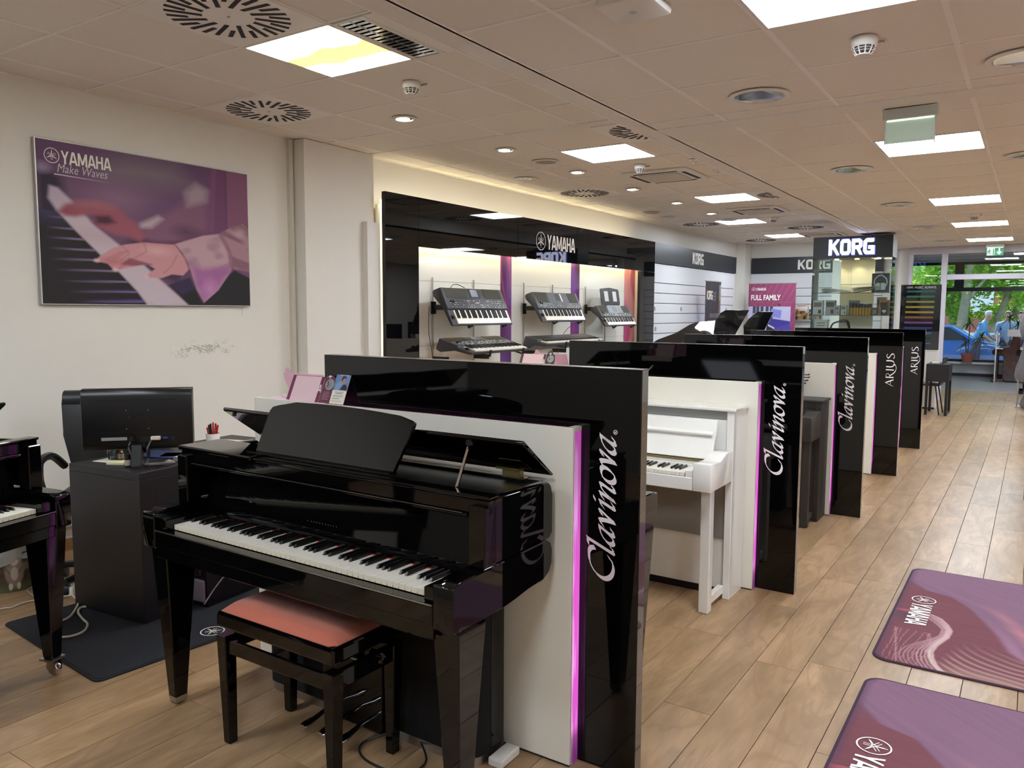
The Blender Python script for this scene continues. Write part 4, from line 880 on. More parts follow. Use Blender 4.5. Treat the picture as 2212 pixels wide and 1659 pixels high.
def hands_picture(U,V):
    P=HP; c=np.zeros(U.shape+(3,))+H3('#6b4a6c'); n=vnoise(U,V,3,3,5)
    c=mixc(c,np.clip((V-.72)*4,0,1)*.75,H3('#5d3f66')); c=mixc(c,inpoly(U,V,P['blob'],.16)*.8,H3('#80747d')); c=mixc(c,np.clip(1-np.hypot((U-.33)/.25,(V-.7)/.16),0,1)*.9,H3('#8a6684'))
    c=mixc(c,np.clip(1-np.hypot((U-.6)/.2,(V-.62)/.14),0,1)*.7,H3('#5f3d72')); c=mixc(c,inpoly(U,V,P['darkL'],.05),H3('#271d33')); c=mixc(c,np.clip(1-np.hypot((U-.02)/.05,(V-.83)/.05),0,1)*.8,H3('#a490b4'))
    c=mixc(c,inpoly(U,V,P['cur1'],.02)*.9,H3('#6e3c68')); c=mixc(c,inpoly(U,V,P['cur2'],.01)*.9,H3('#83516f')); c=mixc(c,line_cov(U,V,[(.875,1),(.873,.56)],.008,.01)*.7,H3('#5a2c52')); c=mixc(c,line_cov(U,V,[(.81,1),(.79,.55)],.01,.03)*.5,H3('#8f5f88'))
    c=mixc(c,inpoly(U,V,[(.42,.47),(.76,.56),(.76,.4),(.5,.38)],.06),H3('#6a3c64')); c=mixc(c,inpoly(U,V,P['sl1'],.06),H3('#805672')); c=mixc(c,inpoly(U,V,P['sl1a'],.03),H3('#b7a2b0')); c=mixc(c,inpoly(U,V,P['sl1b'],.05)*.9,H3('#a3909f'))
    c=mixc(c,np.clip(1-np.hypot((U-.65)/.1,(V-.52)/.07),0,1)*.8,H3('#4a2a48'))
    c=mixc(c,inpoly(U,V,[(.4,.46),(.5,.42),(.62,.44),(.7,.3),(.6,.15),(.45,.2),(.35,.4)],.05)*.9,H3('#3b2340'))
    c=mixc(c,inpoly(U,V,P['keys'],.018),H3('#c5b6c3')); c=mixc(c,inpoly(U,V,P['keys'],.03)*np.clip((V-.5)*4,0,1)*.45,H3('#9a85b0')); c=mixc(c,inpoly(U,V,P['keys'],.01)*np.clip(1-abs(V-.44)*12,0,1)*.5,H3('#b79aa8'))
    b=inpoly(U,V,P['black'],.008); c=mixc(c,b,H3('#171019')); s=V-.02*U
    st=np.clip(np.sin(s*95+vnoise(U,V,2,8,3)*1.2)*3-2.05,0,1); rng=np.clip((U-.02)*9,0,1)*np.clip(1-(U-.5)*2,0,1)
    edge=np.interp(V,[-.01,.092,.213,.315,.407,.472,.566],[.446,.396,.318,.242,.178,.133,.073]); fall=np.clip((U-edge+.3)/.25,0,1)
    c=mixc(c,b*st*rng*fall*.85,H3('#8c78a0')); c=mixc(c,b*np.clip((.14-V)*6,0,1)*np.clip(np.sin(s*95)*2-.4,0,1)*fall*.8,H3('#4d3a86')); c=mixc(c,b*np.clip((V-.47)*8,0,1)*.6,H3('#4c4078'))
    c=mixc(c,inpoly(U,V,P['hand1'],.03),H3('#9a5566')); c=mixc(c,inpoly(U,V,P['hand1'],.02)*np.clip((.16-U)*10,0,1)*.7,H3('#8a2f42')); c=mixc(c,inpoly(U,V,P['hand1'],.05)*np.clip((V-.6)*14,0,1)*.5,H3('#b57f88')); c=mixc(c,inpoly(U,V,P['h1d'],.03),H3('#4a2038'))
    c=mixc(c,inpoly(U,V,P['low'],.012),H3('#131217')); c=mixc(c,inpoly(U,V,[(.553,.136),(.662,.2),(.7,.12),(.62,.07)],.03)*.8,H3('#33264f'))
    h2=inpoly(U,V,P['hand2'],.008); c=mixc(c,h2,H3('#c8909a')); c=mixc(c,h2*np.clip(1-np.hypot((U-.5)/.1,(V-.37)/.05),0,1)*.7,H3('#dbb0b2')); c=mixc(c,h2*np.clip(1-np.hypot((U-.3)/.1,(V-.28)/.04),0,1)*.9,H3('#bb6d74')); c=mixc(c,h2*np.clip((V-.4)*30,0,1)*.4,H3('#a36a7c')); c=mixc(c,h2*inpoly(U,V,P['h2s'],.014)*.8,H3('#7b3a4e')); c=mixc(c,h2*inpoly(U,V,P['h2f'],.012)*.6,H3('#b6727c'))
    for L in([(.34,.39),(.37,.34),(.33,.29)],[(.44,.42),(.45,.36),(.39,.31)],[(.6,.35),(.57,.27),(.53,.22)],[(.31,.23),(.36,.27)]): c=mixc(c,h2*line_cov(U,V,L,.006,.012)*.45,H3('#8c4a58'))
    for p in((.225,.282),(.305,.228),(.445,.192)): c=mixc(c,np.clip(1.4-np.hypot((U-p[0])/.014,(V-p[1])/.012),0,1)*.9,H3('#e0b9c4'))
    cf=inpoly(U,V,P['cuff'],.008); c=mixc(c,cf,H3('#bd9ba6')); fold=vnoise(U*1.4+V*.8,V-U*.6,9,22,8); c=mixc(c,cf*np.clip((fold-.5)*3,0,1)*.45,H3('#8f6680')); c=mixc(c,inpoly(U,V,P['cufs'],.05)*cf*.9,H3('#a05f9c')); c=mixc(c,np.clip(1-np.hypot((U-.77)/.06,(V-.12)/.1),0,1)*cf*.8,H3('#c98fc8'))
    c2=inpoly(U,V,P['cuf2'],.008); c=mixc(c,c2,H3('#a8828f')); f2=vnoise(U-V*.1,V+U*.5,8,26,9); c=mixc(c,c2*np.clip((f2-.5)*4,0,1)*.65,H3('#6d4259')); c=mixc(c,c2*np.clip(1-np.hypot((U-.95)/.05,(V-.55)/.05),0,1)*.6,H3('#d0b2b8'))
    c=mixc(c,inpoly(U,V,P['band'],.01)*.75,H3('#8c5f76')); c=mixc(c,line_cov(U,V,[(.592,.425),(.64,.33),(.66,.25)],.004,.004)*.8,H3('#6d2f38'))
    return c
t=thing('wall_picture','large purple photo print of hands on piano keys, on the left wall','picture',(XW,2.401,1.5375))
PWd,PHt=1.512,.986
pbox('frame',0,0,0,.028,PWd,PHt,ALU,t,.002)
painted('printed_photo',PWd-.012,PHt-.012,230,150,hands_picture,PRINT,face_x(.029,.006,.006),t)
def on_pic(u,v): return face_x(.0302,.006+u*(PWd-.012),.006+v*(PHt-.012))
y_=emblem_mb(.043,.1); writing('emblem',y_,on_pic(.060,.908),WHITE,t); writing('lettering',fit(yam_mb(),0,.312,0,.078),on_pic(.0965,.867),WHITE,t,label='white word YAMAHA')
writing('lettering',fit(text_mb('Make Waves',1,shear=.25),0,.312,0,.052),on_pic(.079,.812),pm('print_grey','#c3bcc4',.6),t,label='small slanted words Make Waves')
u_=MB(); u_.add([(0,0,0),(.35,-.004,0),(0,.008,0)],[(0,1,2)]); writing('underline',u_,on_pic(.066,.794),MATS['print_grey'],t)
obj('cord',MB().tube([(.01,PWd-.06,-.03),(.008,PWd-.04,0)],.003,6).tube([(.006,PWd-.06,-.03),(.006,PWd-.062,-.07)],.002,5),WMET,t)
# faint scuff on the wall behind the desk
def scuff(U,V):
    n=vnoise(U,V,60,24,2)*vnoise(U,V,9,5,4); a=np.clip((n-.22)*4,0,1)*np.clip(1-abs(V-.5)*2.2,0,1)*np.clip(1-abs(U-.5)*2.05,0,1); c=np.zeros(U.shape+(3,))+H3('#dcd9d2'); return mixc(c,a*.5,H3('#8f8b85'))
def scuff_mat():
    m=paint_mat('wall_scuff',.8); n=m.node_tree.nodes; l=m.node_tree.links; tr=n.new('ShaderNodeBsdfTransparent'); mx=n.new('ShaderNodeMixShader'); r=n.new('ShaderNodeMapRange'); r.inputs['From Min'].default_value=.692; r.inputs['From Max'].default_value=.5
    rgb=n.new('ShaderNodeRGBToBW'); a=[x for x in n if x.bl_idname=='ShaderNodeVertexColor'][0]; l.new(a.outputs[0],rgb.inputs[0]); l.new(rgb.outputs[0],r.inputs['Value']); l.new(r.outputs[0],mx.inputs[0]); l.new(tr.outputs[0],mx.inputs[1]); l.new(n['Principled BSDF'].outputs[0],mx.inputs[2]); l.new(mx.outputs[0],n['Material Output'].inputs[0]); return m
o=painted('scuff_marks',.62,.17,120,40,scuff,scuff_mat(),face_x(XW+.0015,3.22,1.14)); o.parent=bpy.data.objects['wall_left']

# ================================================================== BLACK DISPLAY WALL WITH KEYBOARDS
XD=-4.75
t=DISP=thing('display_wall','tall glossy black display wall with cream lit niche, white emblem and hanging keyboards','display',(XD,5.17,0))
DG=pm('display_gloss','#060709',.02,spec=.5)
def dbox(n,y0,z0,y1,z1,mat,x0=-.04,x1=0,b=.0008,**k): return pbox(n,x0,y0-5.17,z0,x1,y1-5.17,z1,mat,t,b,**k)
dbox('black_glass',5.17,0,5.615,2.54,DG); dbox('black_glass',5.618,2.095,7.281,2.54,DG); dbox('black_glass',7.284,2.095,8.918,2.54,DG); dbox('black_glass',8.921,2.095,10.99,2.54,DG); dbox('black_glass',10.485,0,10.99,2.092,DG)
BRD=pm('display_board','#eeeee8',.12,coat=.5)
seams=[0,.55,1.17,1.795,2.5]; ys_=[(5.60,7.14),(7.36,8.705),(8.93,10.245)]
for a,b in ys_:
    for z0,z1 in zip(seams,seams[1:]): dbox('back_board',a,z0+.0015,b,z1-.0015,BRD,-.155,-.135)
def swirl(seed,A,B,Cc):
    def f(U,V):
        c=np.zeros(U.shape+(3,))+H3(A); d=vnoise(U*.6,V,2,3,seed); e=vnoise(U+.3*np.sin(V*9),V,1.6,4,seed+3); c=mixc(c,np.clip((d-.35)*2.4,0,1),H3(B)); c=mixc(c,np.clip(1-abs(e-.5)*7,0,1)*.7,H3(Cc)); return c
    return f
for (a,b),cs,sd_ in zip(((7.142,7.356),(8.707,8.927),(10.247,10.60)),(('#5c2f5f','#7a5aa0','#b5527c'),('#4c2c44','#7a4a9a','#a04a66'),('#c24f70','#b878b0','#e8a9a0')),(1,4,9)):
    dbox('strip_board',a,0,b,2.5,PLAS,-.155,-.136); painted('swirl_print',b-a,2.5,14,150,swirl(sd_,*cs),paint_mat('gloss_print',.12),face_x(-.1355,a-5.17,0),t)
dbox('niche_side',5.6,0,5.604,2.1,pm('magenta_edge','#7a1f45',.3),-.13,-.002); dbox('niche_side',10.60,0,10.62,2.1,BRD,-.155,-.03)
dbox('side_light',10.622,.0,10.66,2.085,emat('side_strip','#ffe6c8',1.4),-.05,-.036); dbox('bottom_cabinet',5.62,0,10.48,.42,BRD,-.135,.0)
dbox('niche_top_light',5.65,2.16,10.46,2.20,emat('warm_strip','#ffe9b0',13),-.12,-.06)
dbox('rear_glow_strip',5.25,2.46,10.6,2.50,emat('warm_strip_2','#ffedc8',5),-.09,-.06); dbox('rear_glow_strip',5.20,.3,5.23,2.48,emat('warm_strip_3','#ffe8bc',2.2),-.09,-.06)
dbox('carcass',5.25,0,10.9,2.45,WMET,-.19,-.16)
y_=yamaha_mb(.168); e_=MB(); 
writing('emblem',emblem_mb(.100,.085),face_x(.003,7.753-5.17,2.308),WHITE,t,label='white ring emblem with crossed tuning forks'); writing('lettering',fit(yam_mb(.15),0,.66,0,.168),face_x(.003,7.885-5.17,2.222),WHITE,t,thick=.006,label='raised white word YAMAHA')
pbox('white_cabinet_side',-.25,-.17,0,-.05,-.03,2.27,WMET,t)
def stage_keyboard(nm,label,Yl,Xf,Zf,L,dep,tilt,th,kind):
    t=thing(nm,label,'keyboard',(Xf,Yl,Zf),0,'electronic keyboards hung on the display wall'); t.rotation_euler=(tilt,0,PI/2)
    # local: x along the length, y up the slope from the player's edge, z out of the keys
    th2=th*1.25; pr=[(0,.012),(.012,-.0),(dep*.5,-.012),(dep*.86,-th2),(dep-.01,-th2*.9),(dep,-th2*.55),(dep-.015,th),(dep*.42,th*.86),(dep*.40,th*.55),(0,th*.55)]
    obj('case',MB().prism(pr,'x',0,L),DGREY,t,.006,smooth=True)
    n={'big':36,'mid':36,'flat':44,'stage':52,'small':36}[kind]; side=.075 if kind!='stage' else .06; pit=(L-side-.035)/n
    keyboard_keys(t,side,pit,.012,dep*.38,th*.55+.012,n,'C',False,kh=.014)
    zt=lambda y: th*.86+(th-th*.86)*(y-dep*.42)/(dep*.56)
    def pad(nme,x0,y0,x1,y1,mat,h=.0025):
        z0,z1=zt(y0),zt(y1); b=MB(); b.add([(x0,y0,z0-.002),(x1,y0,z0-.002),(x1,y1,z1-.002),(x0,y1,z1-.002),(x0,y0,z0+h),(x1,y0,z0+h),(x1,y1,z1+h),(x0,y1,z1+h)],[(0,3,2,1),(4,5,6,7),(0,1,5,4),(1,2,6,5),(2,3,7,6),(3,0,4,7)]); return obj(nme,b,mat,t)
    if kind in('big','flat'):
        pad('speaker_grille',.05,dep*.70,L*.36,dep*.95,pm('grille_olive','#3b3a33',.7,bump=.5,bscale=1200)); pad('speaker_grille',L*.66,dep*.70,L-.05,dep*.95,MATS['grille_olive'])
        pad('screen_bezel',L*.42,dep*.70,L*.58,dep*.94,PLAS); pad('screen',L*.44,dep*.73,L*.55,dep*.92,pm('lcd','#8c97a6',.15,coat=1),.004); pad('maker_label',L*.47,dep*.955,L*.52,dep*.97,WHITE,.003)
    if kind in('mid','small'):
        pad('speaker_grille',.05,dep*.62,L*.26,dep*.95,MATS.get('grille_olive') or pm('grille_olive','#3b3a33',.7,bump=.5,bscale=1200)); pad('speaker_grille',L*.76,dep*.62,L-.05,dep*.95,MATS['grille_olive'])
        pad('control_panel',L*.29,dep*.60,L*.73,dep*.95,pm('panel_grey','#4c5157',.4)); pad('screen',L*.46,dep*.68,L*.56,dep*.9,PLAS,.004)
        if kind=='mid': pad('logo_flash',L*.57,dep*.66,L*.60,dep*.92,WHITE,.004)
    if kind!='stage':
        bt=MB(); bt2=MB()
        for r_ in range(4 if kind in('big','flat') else 3):
            y=dep*(.45+.055*r_); x=.06
            while x<L-.06:
                if R.random()<.72:
                    w_=R.choice((.008,.012,.018)); q=bt if R.random()<.6 else bt2; z=zt(y); q.box(x,y,z,x+w_,y+.006,z+.004)
                x+=R.choice((.016,.022,.034))
        stuff(obj('button_rows',bt,pm('button_white','#e4e4e0',.4),t)); stuff(obj('button_rows',bt2,pm('button_grey','#85888c',.4),t))
        for k in range(2): obj('knob',MB().lathe([(.013,zt(dep*.6)),(.012,zt(dep*.6)+.014),(0,zt(dep*.6)+.015)],(.085+.035*k,dep*.6),14),PLAS,t)
        for k in range(2): obj('pitch_wheel',MB().lathe([(.018,-.005),(.018,.005)],(side*.35+.018*k,.08,th*.6),14,'x'),PLAS,t)
    else:
        pad('panel_strip',.06,dep*.5,L-.06,dep*.9,SATIN); 
        for k in range(8): pbox('rear_vent',.5+.06*k,.02,-.0,.53+.06*k,.03,.004,PLAS,t)
    # arms that hold it
    for x in(L*.30,L*.88):
        obj('hook',MB().box(x-.012,-.012,-.02,x+.012,.0,th*.55+.012).box(x-.012,-.012,-.026,x+.012,dep*.9,-.014-th2*.0),SATIN,t,.002)
    return t
K1=stage_keyboard('arranger_keyboard','largest grey arranger keyboard, upper left on the display wall, with a small screen','5' and 5.80,-4.52,1.365,1.0,.40,math.radians(63),.05,'big')
K2=stage_keyboard('arranger_keyboard','grey arranger keyboard lying flat at the lower left of the display wall',5.88,-4.35,1.10,1.0,.42,math.radians(14),.055,'flat')
K3=stage_keyboard('portable_keyboard','grey keyboard with blue button and central panel, upper middle of the display wall',7.42,-4.53,1.385,1.0,.375,math.radians(62),.05,'mid')
K4=stage_keyboard('stage_piano','long dark stage piano lying flat below the middle keyboard',7.20,-4.33,1.13,1.36,.30,math.radians(9),.07,'stage')
K5=stage_keyboard('portable_keyboard','smallest grey keyboard with a black music rest, upper right on the display wall',8.97,-4.54,1.315,.93,.31,math.radians(57),.045,'small')
ms=MB(); 
ms.prism([(0,0),(.50,0),(.52,.035),(.545,.19),(.54,.215),(.28,.235),(.02,.215),(.012,.19),(-.012,.035)],'z',0,.008); rest=obj('music_rest',ms,PLAS,K5); rest.matrix_local=Matrix.Translation((.16,.30,.05))@Matrix.Rotation(math.radians(20),4,'X')
for x in(.09,.33): 
    q=obj('rest_window',MB().prism([(x,.05),(x+.11,.05),(x+.125,.185),(x+.015,.185)],'z',.0081,.0095),pm('window_pale','#d9dad8',.5),rest)
for (Y0,Y1) in((5.95,6.62),(7.58,8.22),(9.05,9.62)):
    s_=thing('keyboard_wall_bracket','black wall bracket carrying the %s keyboards of the display wall'%{5.95:'left',7.58:'middle',9.05:'right'}[Y0],'bracket',(-4.87,Y0,0),0,'keyboard wall brackets')
    for y in(0,Y1-Y0):
        pbox('upright_rail',0.0,y-.006,.45,.012,y+.006,1.83,STEEL,s_); 
        for z in(1.52,1.02): pbox('bracket_arm',.012,y-.01,z,.20,y+.01,z+.05,PLAS,s_,.003); 
        pbox('bracket_plate',.012,y-.035,1.48,.02,y+.035,1.60,PLAS,s_)
def cable(nm,label,pts,r=.003,mat=PLAS):
    o=obj(nm,MB().tube(catmull(pts,8),r,6),mat); return tag(o,label,'cable')
cable('hanging_cable','thin dark cable hanging down left of the largest arranger keyboard',[(-4.80,5.82,1.55),(-4.83,5.85,1.3),(-4.84,5.92,1.05),(-4.85,5.95,.7)])
cable('hanging_cable','loop of cable on top of the largest arranger keyboard',[(-4.72,6.05,1.735),(-4.76,6.14,1.765),(-4.76,6.22,1.768),(-4.70,6.25,1.735)],.004)
cable('hanging_cable','red cable hanging below the upper middle keyboard',[(-4.56,8.30,1.385),(-4.66,8.22,1.30),(-4.72,8.17,1.15),(-4.76,8.15,.9)],.003,pm('red_cable','#8f2a3c',.5))

# ================================================================== SLAT WALLS AND KORG AREA
SLAT=pm('slat_white','#dcdee2',.25,coat=.3)
def slatwall(label,M,L,ztop,zhead,n,word,wx,ww,wz,holes,nm='slat_wall'):
    t=thing(nm,label,'slat wall',(0,0,0)); t.matrix_world=M     # local x along the wall, y out of the wall (towards the room = -y), z up
    pbox('header_board',0,-.045,zhead,L,0,ztop,pm('header_charcoal','#2c2f34',.3),t,.002)
    zs=[zhead]+[zhead-.295-.155*k for k in range(n)]+[0]
    for a,b in zip(zs,zs[1:]): pbox('slat',0.01,-.022,b+.005,L-.01,-.002,a-.005,SLAT,t,.0015)
    pbox('groove_back',0.01,-.004,0,L-.01,0,zhead,pm('groove_dark','#54565c',.6),t)
    writing('lettering',korg_mb(ww,wz[1]-wz[0]),Matrix.Translation((wx,-.0465,wz[0]))@Matrix.Rotation(PI/2,4,'X'),WHITE,t,thick=.004,label='white word KORG')
    for hx,hz in holes: obj('cable_hole',MB().lathe([(0,.0),(.032,.0),(.036,.003)],(0,0,0),20,'y').xf(Matrix.Translation((hx,-.026,hz))),GREY,t)
    return t
M1=Matrix.Translation((-4.87,10.99,0))@Matrix.Rotation(PI/2,4,'Z')
slatwall('white slat wall with charcoal KORG header right of the black display wall',M1,4.04,2.55,2.248,9,'KORG',12.72-10.99,.515,(2.31,2.50),[(.25,1.557),(1.33,1.557),(3.58,1.56),(.30,1.25)])
M2=Matrix.Translation((-4.80,YN-.005,0))
slatwall('white slat wall with charcoal KORG header behind the glass showcase',M2,2.42,2.583,2.278,9,'KORG',.90,.60,(2.338,2.526),[],'slat_wall')
def rollup(nm,label,M,W,Ht,fn,nx,ny,extra):
    t=thing(nm,label,'banner',(0,0,0)); t.matrix_world=M
    painted('banner_sheet',W,Ht,nx,ny,fn,PRINT,face_y(0,-.001,.0),t); pbox('sheet_back',0,0,0,W,.002,Ht,PAPER,t); pbox('top_rail',-.008,-.008,Ht,W+.008,.01,Ht+.02,ALU,t,.003); obj('pole',MB().tube([(W/2,.02,-.05 if False else 0),(W/2,.02,Ht)],.008,8),ALU,t)
    extra(t); return t
def korg_ban(U,V):
    c=np.zeros(U.shape+(3,))+H3('#37323a'); c=mixc(c,np.clip((vnoise(U,V*.2,8,2,3)-.5)*3,0,1)*.4,H3('#4a434e')); 
    for k in range(16):
        col=['#bcd9d8','#e0d27c','#dba06a','#c4b5c8'][min(3,k//4)]; c=mixc(c,line_cov(U,V,[(.9-.01*(k%2),.97-.017*k),(1,.97-.017*k)],.006,.003),H3(col))
    for L,w_,cl in(([(.62,.29),(.66,.26),(.68,.235)],.02,'#c08a66'),([(.2,.245),(.5,.262)],.008,'#c9c4cc')): c=mixc(c,line_cov(U,V,L,w_,.006),H3(cl))
    c=mixc(c,inpoly(U,V,[(.12,.23),(.58,.25),(.66,.20),(.2,.17)],.006),H3('#bcb8c2')); c=mixc(c,inpoly(U,V,[(.32,.235),(.38,.24),(.37,.215),(.31,.21)],.004),H3('#332e36')); return c
def kb_extra(t):
    writing('lettering',korg_mb(.26,.15),face_y(.06,-.003,1.72),WHITE,t); writing('lettering',fit(text_mb('THE\nFOR\nLIVE',1),0,.14,0,.15),face_y(.335,-.003,1.70),pm('pale_grey_print','#a8a4ac',.6),t); writing('lettering',fit(text_mb('EINFACH BESSER.',1),0,.44,0,.07),face_y(.22,-.003,1.42),MATS['pale_grey_print'],t)
rollup('roll_up_banner','dark narrow roll-up banner reading KORG leaning in front of the left slat wall',Matrix.Translation((-4.60,12.75,.0))@Matrix.Rotation(math.radians(88),4,'Z')@Matrix.Rotation(math.radians(0),4,'X'),.70,2.02,korg_ban,40,180,kb_extra)
def fam(U,V):
    c=np.zeros(U.shape+(3,))+H3('#8a3a5e'); st=np.clip(np.sin((U*.8-V*1.05)*60+3*vnoise(U,V,3,3,1))*2-1.1,0,1); c=mixc(c,st*.45,H3('#a76484')); ph=(V<.79)&(U<.905); ph=ph.astype(float)
    c=mixc(c,ph,H3('#b9b6d6')); 
    for x in(.1,.18,.27,.38,.47): c=mixc(c,ph*inpoly(U,V,[(x,.725),(x+.065,.725),(x+.065,.79),(x,.79)],.004),H3('#3c4258')); c=mixc(c,ph*inpoly(U,V,[(x,.6),(x+.065,.6),(x+.065,.715),(x,.715)],.004),H3('#454a60'))
    I=lambda P,s=.006: inpoly(U,V,P,s)
    c=mixc(c,ph*I([(.48,.70),(.5,.77),(.72,.755),(.70,.68)]),H3('#7f84d0')); c=mixc(c,ph*I([(.5,.68),(.9,.655),(.905,.56),(.62,.57),(.42,.62)]),H3('#3f3590')); c=mixc(c,ph*I([(.62,.60),(.905,.63),(.905,.52),(.62,.53)]),H3('#4d42a6'))
    c=mixc(c,ph*I([(.42,.62),(.6,.575),(.6,.53),(.4,.57)]),H3('#1b1733')); c=mixc(c,ph*I([(.44,.625),(.58,.595),(.58,.58),(.44,.61)]),H3('#d7d5ec'))
    c=mixc(c,ph*I([(.56,.53),(.6,.53),(.6,.30),(.57,.30)]),H3('#2a2360')); c=mixc(c,ph*I([(.72,.52),(.80,.52),(.80,.36),(.72,.36)]),H3('#3a3186')); c=mixc(c,ph*I([(.8,.5),(.905,.53),(.905,.2),(.78,.2)],.02),H3('#d9b5b5')); c=mixc(c,ph*I([(.0,.3),(.9,.33),(.9,0),(0,0)],.02)*.7,H3('#a99cab')); return c
def fb_extra(t):
    writing('lettering',yamaha_mb(.055),face_y(.06,-.003,1.925),WHITE,t); writing('lettering',fit(text_mb('FULL FAMILY',1,bold=.03),0,.56,0,.105),face_y(.05,-.003,1.74),WHITE,t)
    o=fit(text_mb('ENTERTAINMENT',1,bold=.02),0,.77,0,.09); writing('lettering',o,face_y(.04,-.003,1.625),pm('outline_pink','#b06480',.5),t); o=fit(text_mb('ENTERTAINMENT',1,bold=-.008),.004,.766,.006,.084); writing('lettering_fill',o,face_y(.04,-.0045,1.625),pm('outline_fill','#8a3a5e',.5),t)
rollup('roll_up_banner','maroon roll-up banner reading FULL FAMILY ENTERTAINMENT with a purple piano photo',Matrix.Translation((-4.655,15.3,0)),.885,2.055,fam,110,230,fb_extra)
for k,x in enumerate((-3.90,-3.65)):
    t=thing('magazine',('music magazine on the far slat wall rack, beside the maroon banner','music magazine on the far slat wall rack, half behind the glass showcase')[k],'magazine',(x,15.86,1.36),0,'magazines on the far slat wall')
    def mg(U,V,s=k):
        c=np.zeros(U.shape+(3,))+H3('#e6e3df'); c=mixc(c,line_cov(U,V,[(.12,.94),(.9,.95)],.05,.01),H3('#b0525a')); c=mixc(c,(V<.72).astype(float),H3('#2c2622')); c=mixc(c,(V<.72)*np.clip((vnoise(U,V,4,5,s+11)-.45)*4,0,1),H3('#a8803a')); c=mixc(c,(V<.72)*np.clip((vnoise(U,V,3,6,s+21)-.55)*4,0,1),H3('#d6c4c0')); c=mixc(c,(V<.6)*np.clip((vnoise(U,V,7,7,s+31)-.6)*5,0,1),H3('#1b1a22')); return c
    pbox('pages',0,.0,0,.225,.006,.30,PAPER,t); painted('cover',.225,.30,30,40,mg,PRINT,face_y(0,-.001,0),t)
t=thing('magazine_rail','grey acrylic ledge holding magazines on the far slat wall','shelf',(-3.93,15.85,1.345)); pbox('ledge',0,0,0,.62,.08,.012,ALU,t); pbox('lip',0,-.004,0,.62,0,.03,pm('acrylic','#9ea3a8',.2),t)

# glass showcase -------------------------------------------------------
SX0,SX1,SY0,SY1=-2.60,-1.604,11.40,11.77
t=SHOW=thing('glass_showcase','glass showcase with black header box and glowing white letters KORG','showcase',(SX0*1.07,12.2,-.1057)); W_=SX1-SX0; D_=SY1-SY0
pbox('header_box',0,0,2.242,W_,D_,2.532,pm('header_black','#15161a',.35),t,.003); pbox('header_end_face',W_,.004,2.245,W_+.002,D_-.004,2.529,pm('end_grey','#9a9ca0',.4),t)
LT=emat('sign_white','#dfe4ff',3.2); HALO=emat('sign_halo','#6f7cff',1.6)
writing('halo_letters',korg_mb(.585,.222),face_y(.200,-.004,2.277),HALO,t,thick=.014); writing('glowing_letters',korg_mb(.565,.203),face_y(.210,-.022,2.286),LT,t,thick=.016,label='glowing white word KORG')
bk=korg_mb(.565,.203); writing('rear_letters',bk,Matrix.Translation((.775,D_+.006,2.286))@Matrix.Rotation(PI,4,'Z')@Matrix.Rotation(PI/2,4,'X'),HALO,t)
pbox('base_cabinet',0,0,.0988,W_,D_,.80,WMET,t,.003)
for a in((0,0,.80,W_,.006,2.24),(0,D_-.006,.80,.30,D_,2.24),(0,.006,.80,.006,D_-.006,2.24),(W_-.006,.006,.80,W_,D_-.006,2.24)): pbox('glass_panel',*a,GLASS,t)
for x,y in((0,0),(W_-.004,0),(0,D_-.004),(W_-.004,D_-.004)): pbox('glass_edge',x,y,.80,x+.004,y+.004,2.24,EDGEG,t)
for z in(1.775,1.472,1.15): pbox('glass_shelf',.008,.008,z,W_-.008,D_-.008,z+.007,GLASS,t); 
for z in(1.775,1.472,1.15): pbox('shelf_edge',.008,.006,z,W_-.008,.0085,z+.007,pm('shelf_edge','#3f5a55',.15,coat=1),t)
pbox('rear_board',.30,D_-.004,.80,.735,D_,2.24,pm('cream_board','#e6e0d0',.4),t); pbox('rear_board_seam',.30,D_-.0055,2.02-.12,.735,D_-.004,2.025-.12,GREY,t); pbox('board_joint',.435,D_-.0055,1.775,.437,D_-.004,2.24,GREY,t)
pbox('hinge_block',.0,-.004,2.02,.03,.0,2.05,ALU,t); pbox('hinge_block',W_-.03,-.004,2.05,W_,.0,2.08,ALU,t)
for k,x in enumerate((.27,.53,.80)):
    obj('puck_lamp',MB().lathe([(.0,2.232),(.028,2.232),(.03,2.242)],(x,.2),18),emat('puck_lamp','#ffe2a0',14),t)
    ld=bpy.data.lights.new('showcase_lamp','SPOT'); lo=bpy.data.objects.new('showcase_beam',ld); C.objects.link(lo); lo.parent=t; lo.location=(x,.22,2.225); ld.energy=3.5; ld.spot_size=2.0; ld.spot_blend=.9; ld.shadow_soft_size=.02; ld.color=(1,.8,.45); lo.rotation_euler=(math.radians(10),0,0)
CASE0=set(bpy.data.objects)
def in_case(x,z,y=.12): return ((SX0+x)*1.07,12.2+y*1.07,z*1.07-.1057)
# newspapers and boxes inside
for k,(x,w_,l_) in enumerate(((.10,.36,'left stack of newspapers on the top glass shelf'),(.50,.34,'open newspapers under the warm lamp on the top glass shelf'))):
    t=thing('newspaper',l_,'newspaper',in_case(x,1.782),0,'newspapers on the top shelf')
    for j in range(4):
        b=MB(); n=8; P=[(i/n*w_,.012*j+.02*math.sin((i/n)*PI*(.9 if k==0 else .5)+j*.3)*(1 if k==0 else 1.4)+(.0 if k==0 else .028*(i/n)**2)) for i in range(n+1)]
        b.prism(P+[(p[0],p[1]+.004) for p in P[::-1]],'y',-.04-.01*j,.16); obj('sheet',b,PAPER if j%2 else pm('newsprint','#b9b5ab',.8),t)
t=thing('headphone_poster','dark card with a pale drawing of headphones in the showcase','poster',in_case(.745,1.785,.10))
pbox('card',0,0,0,.215,.004,.25,pm('poster_dark','#3a3b3f',.5),t)
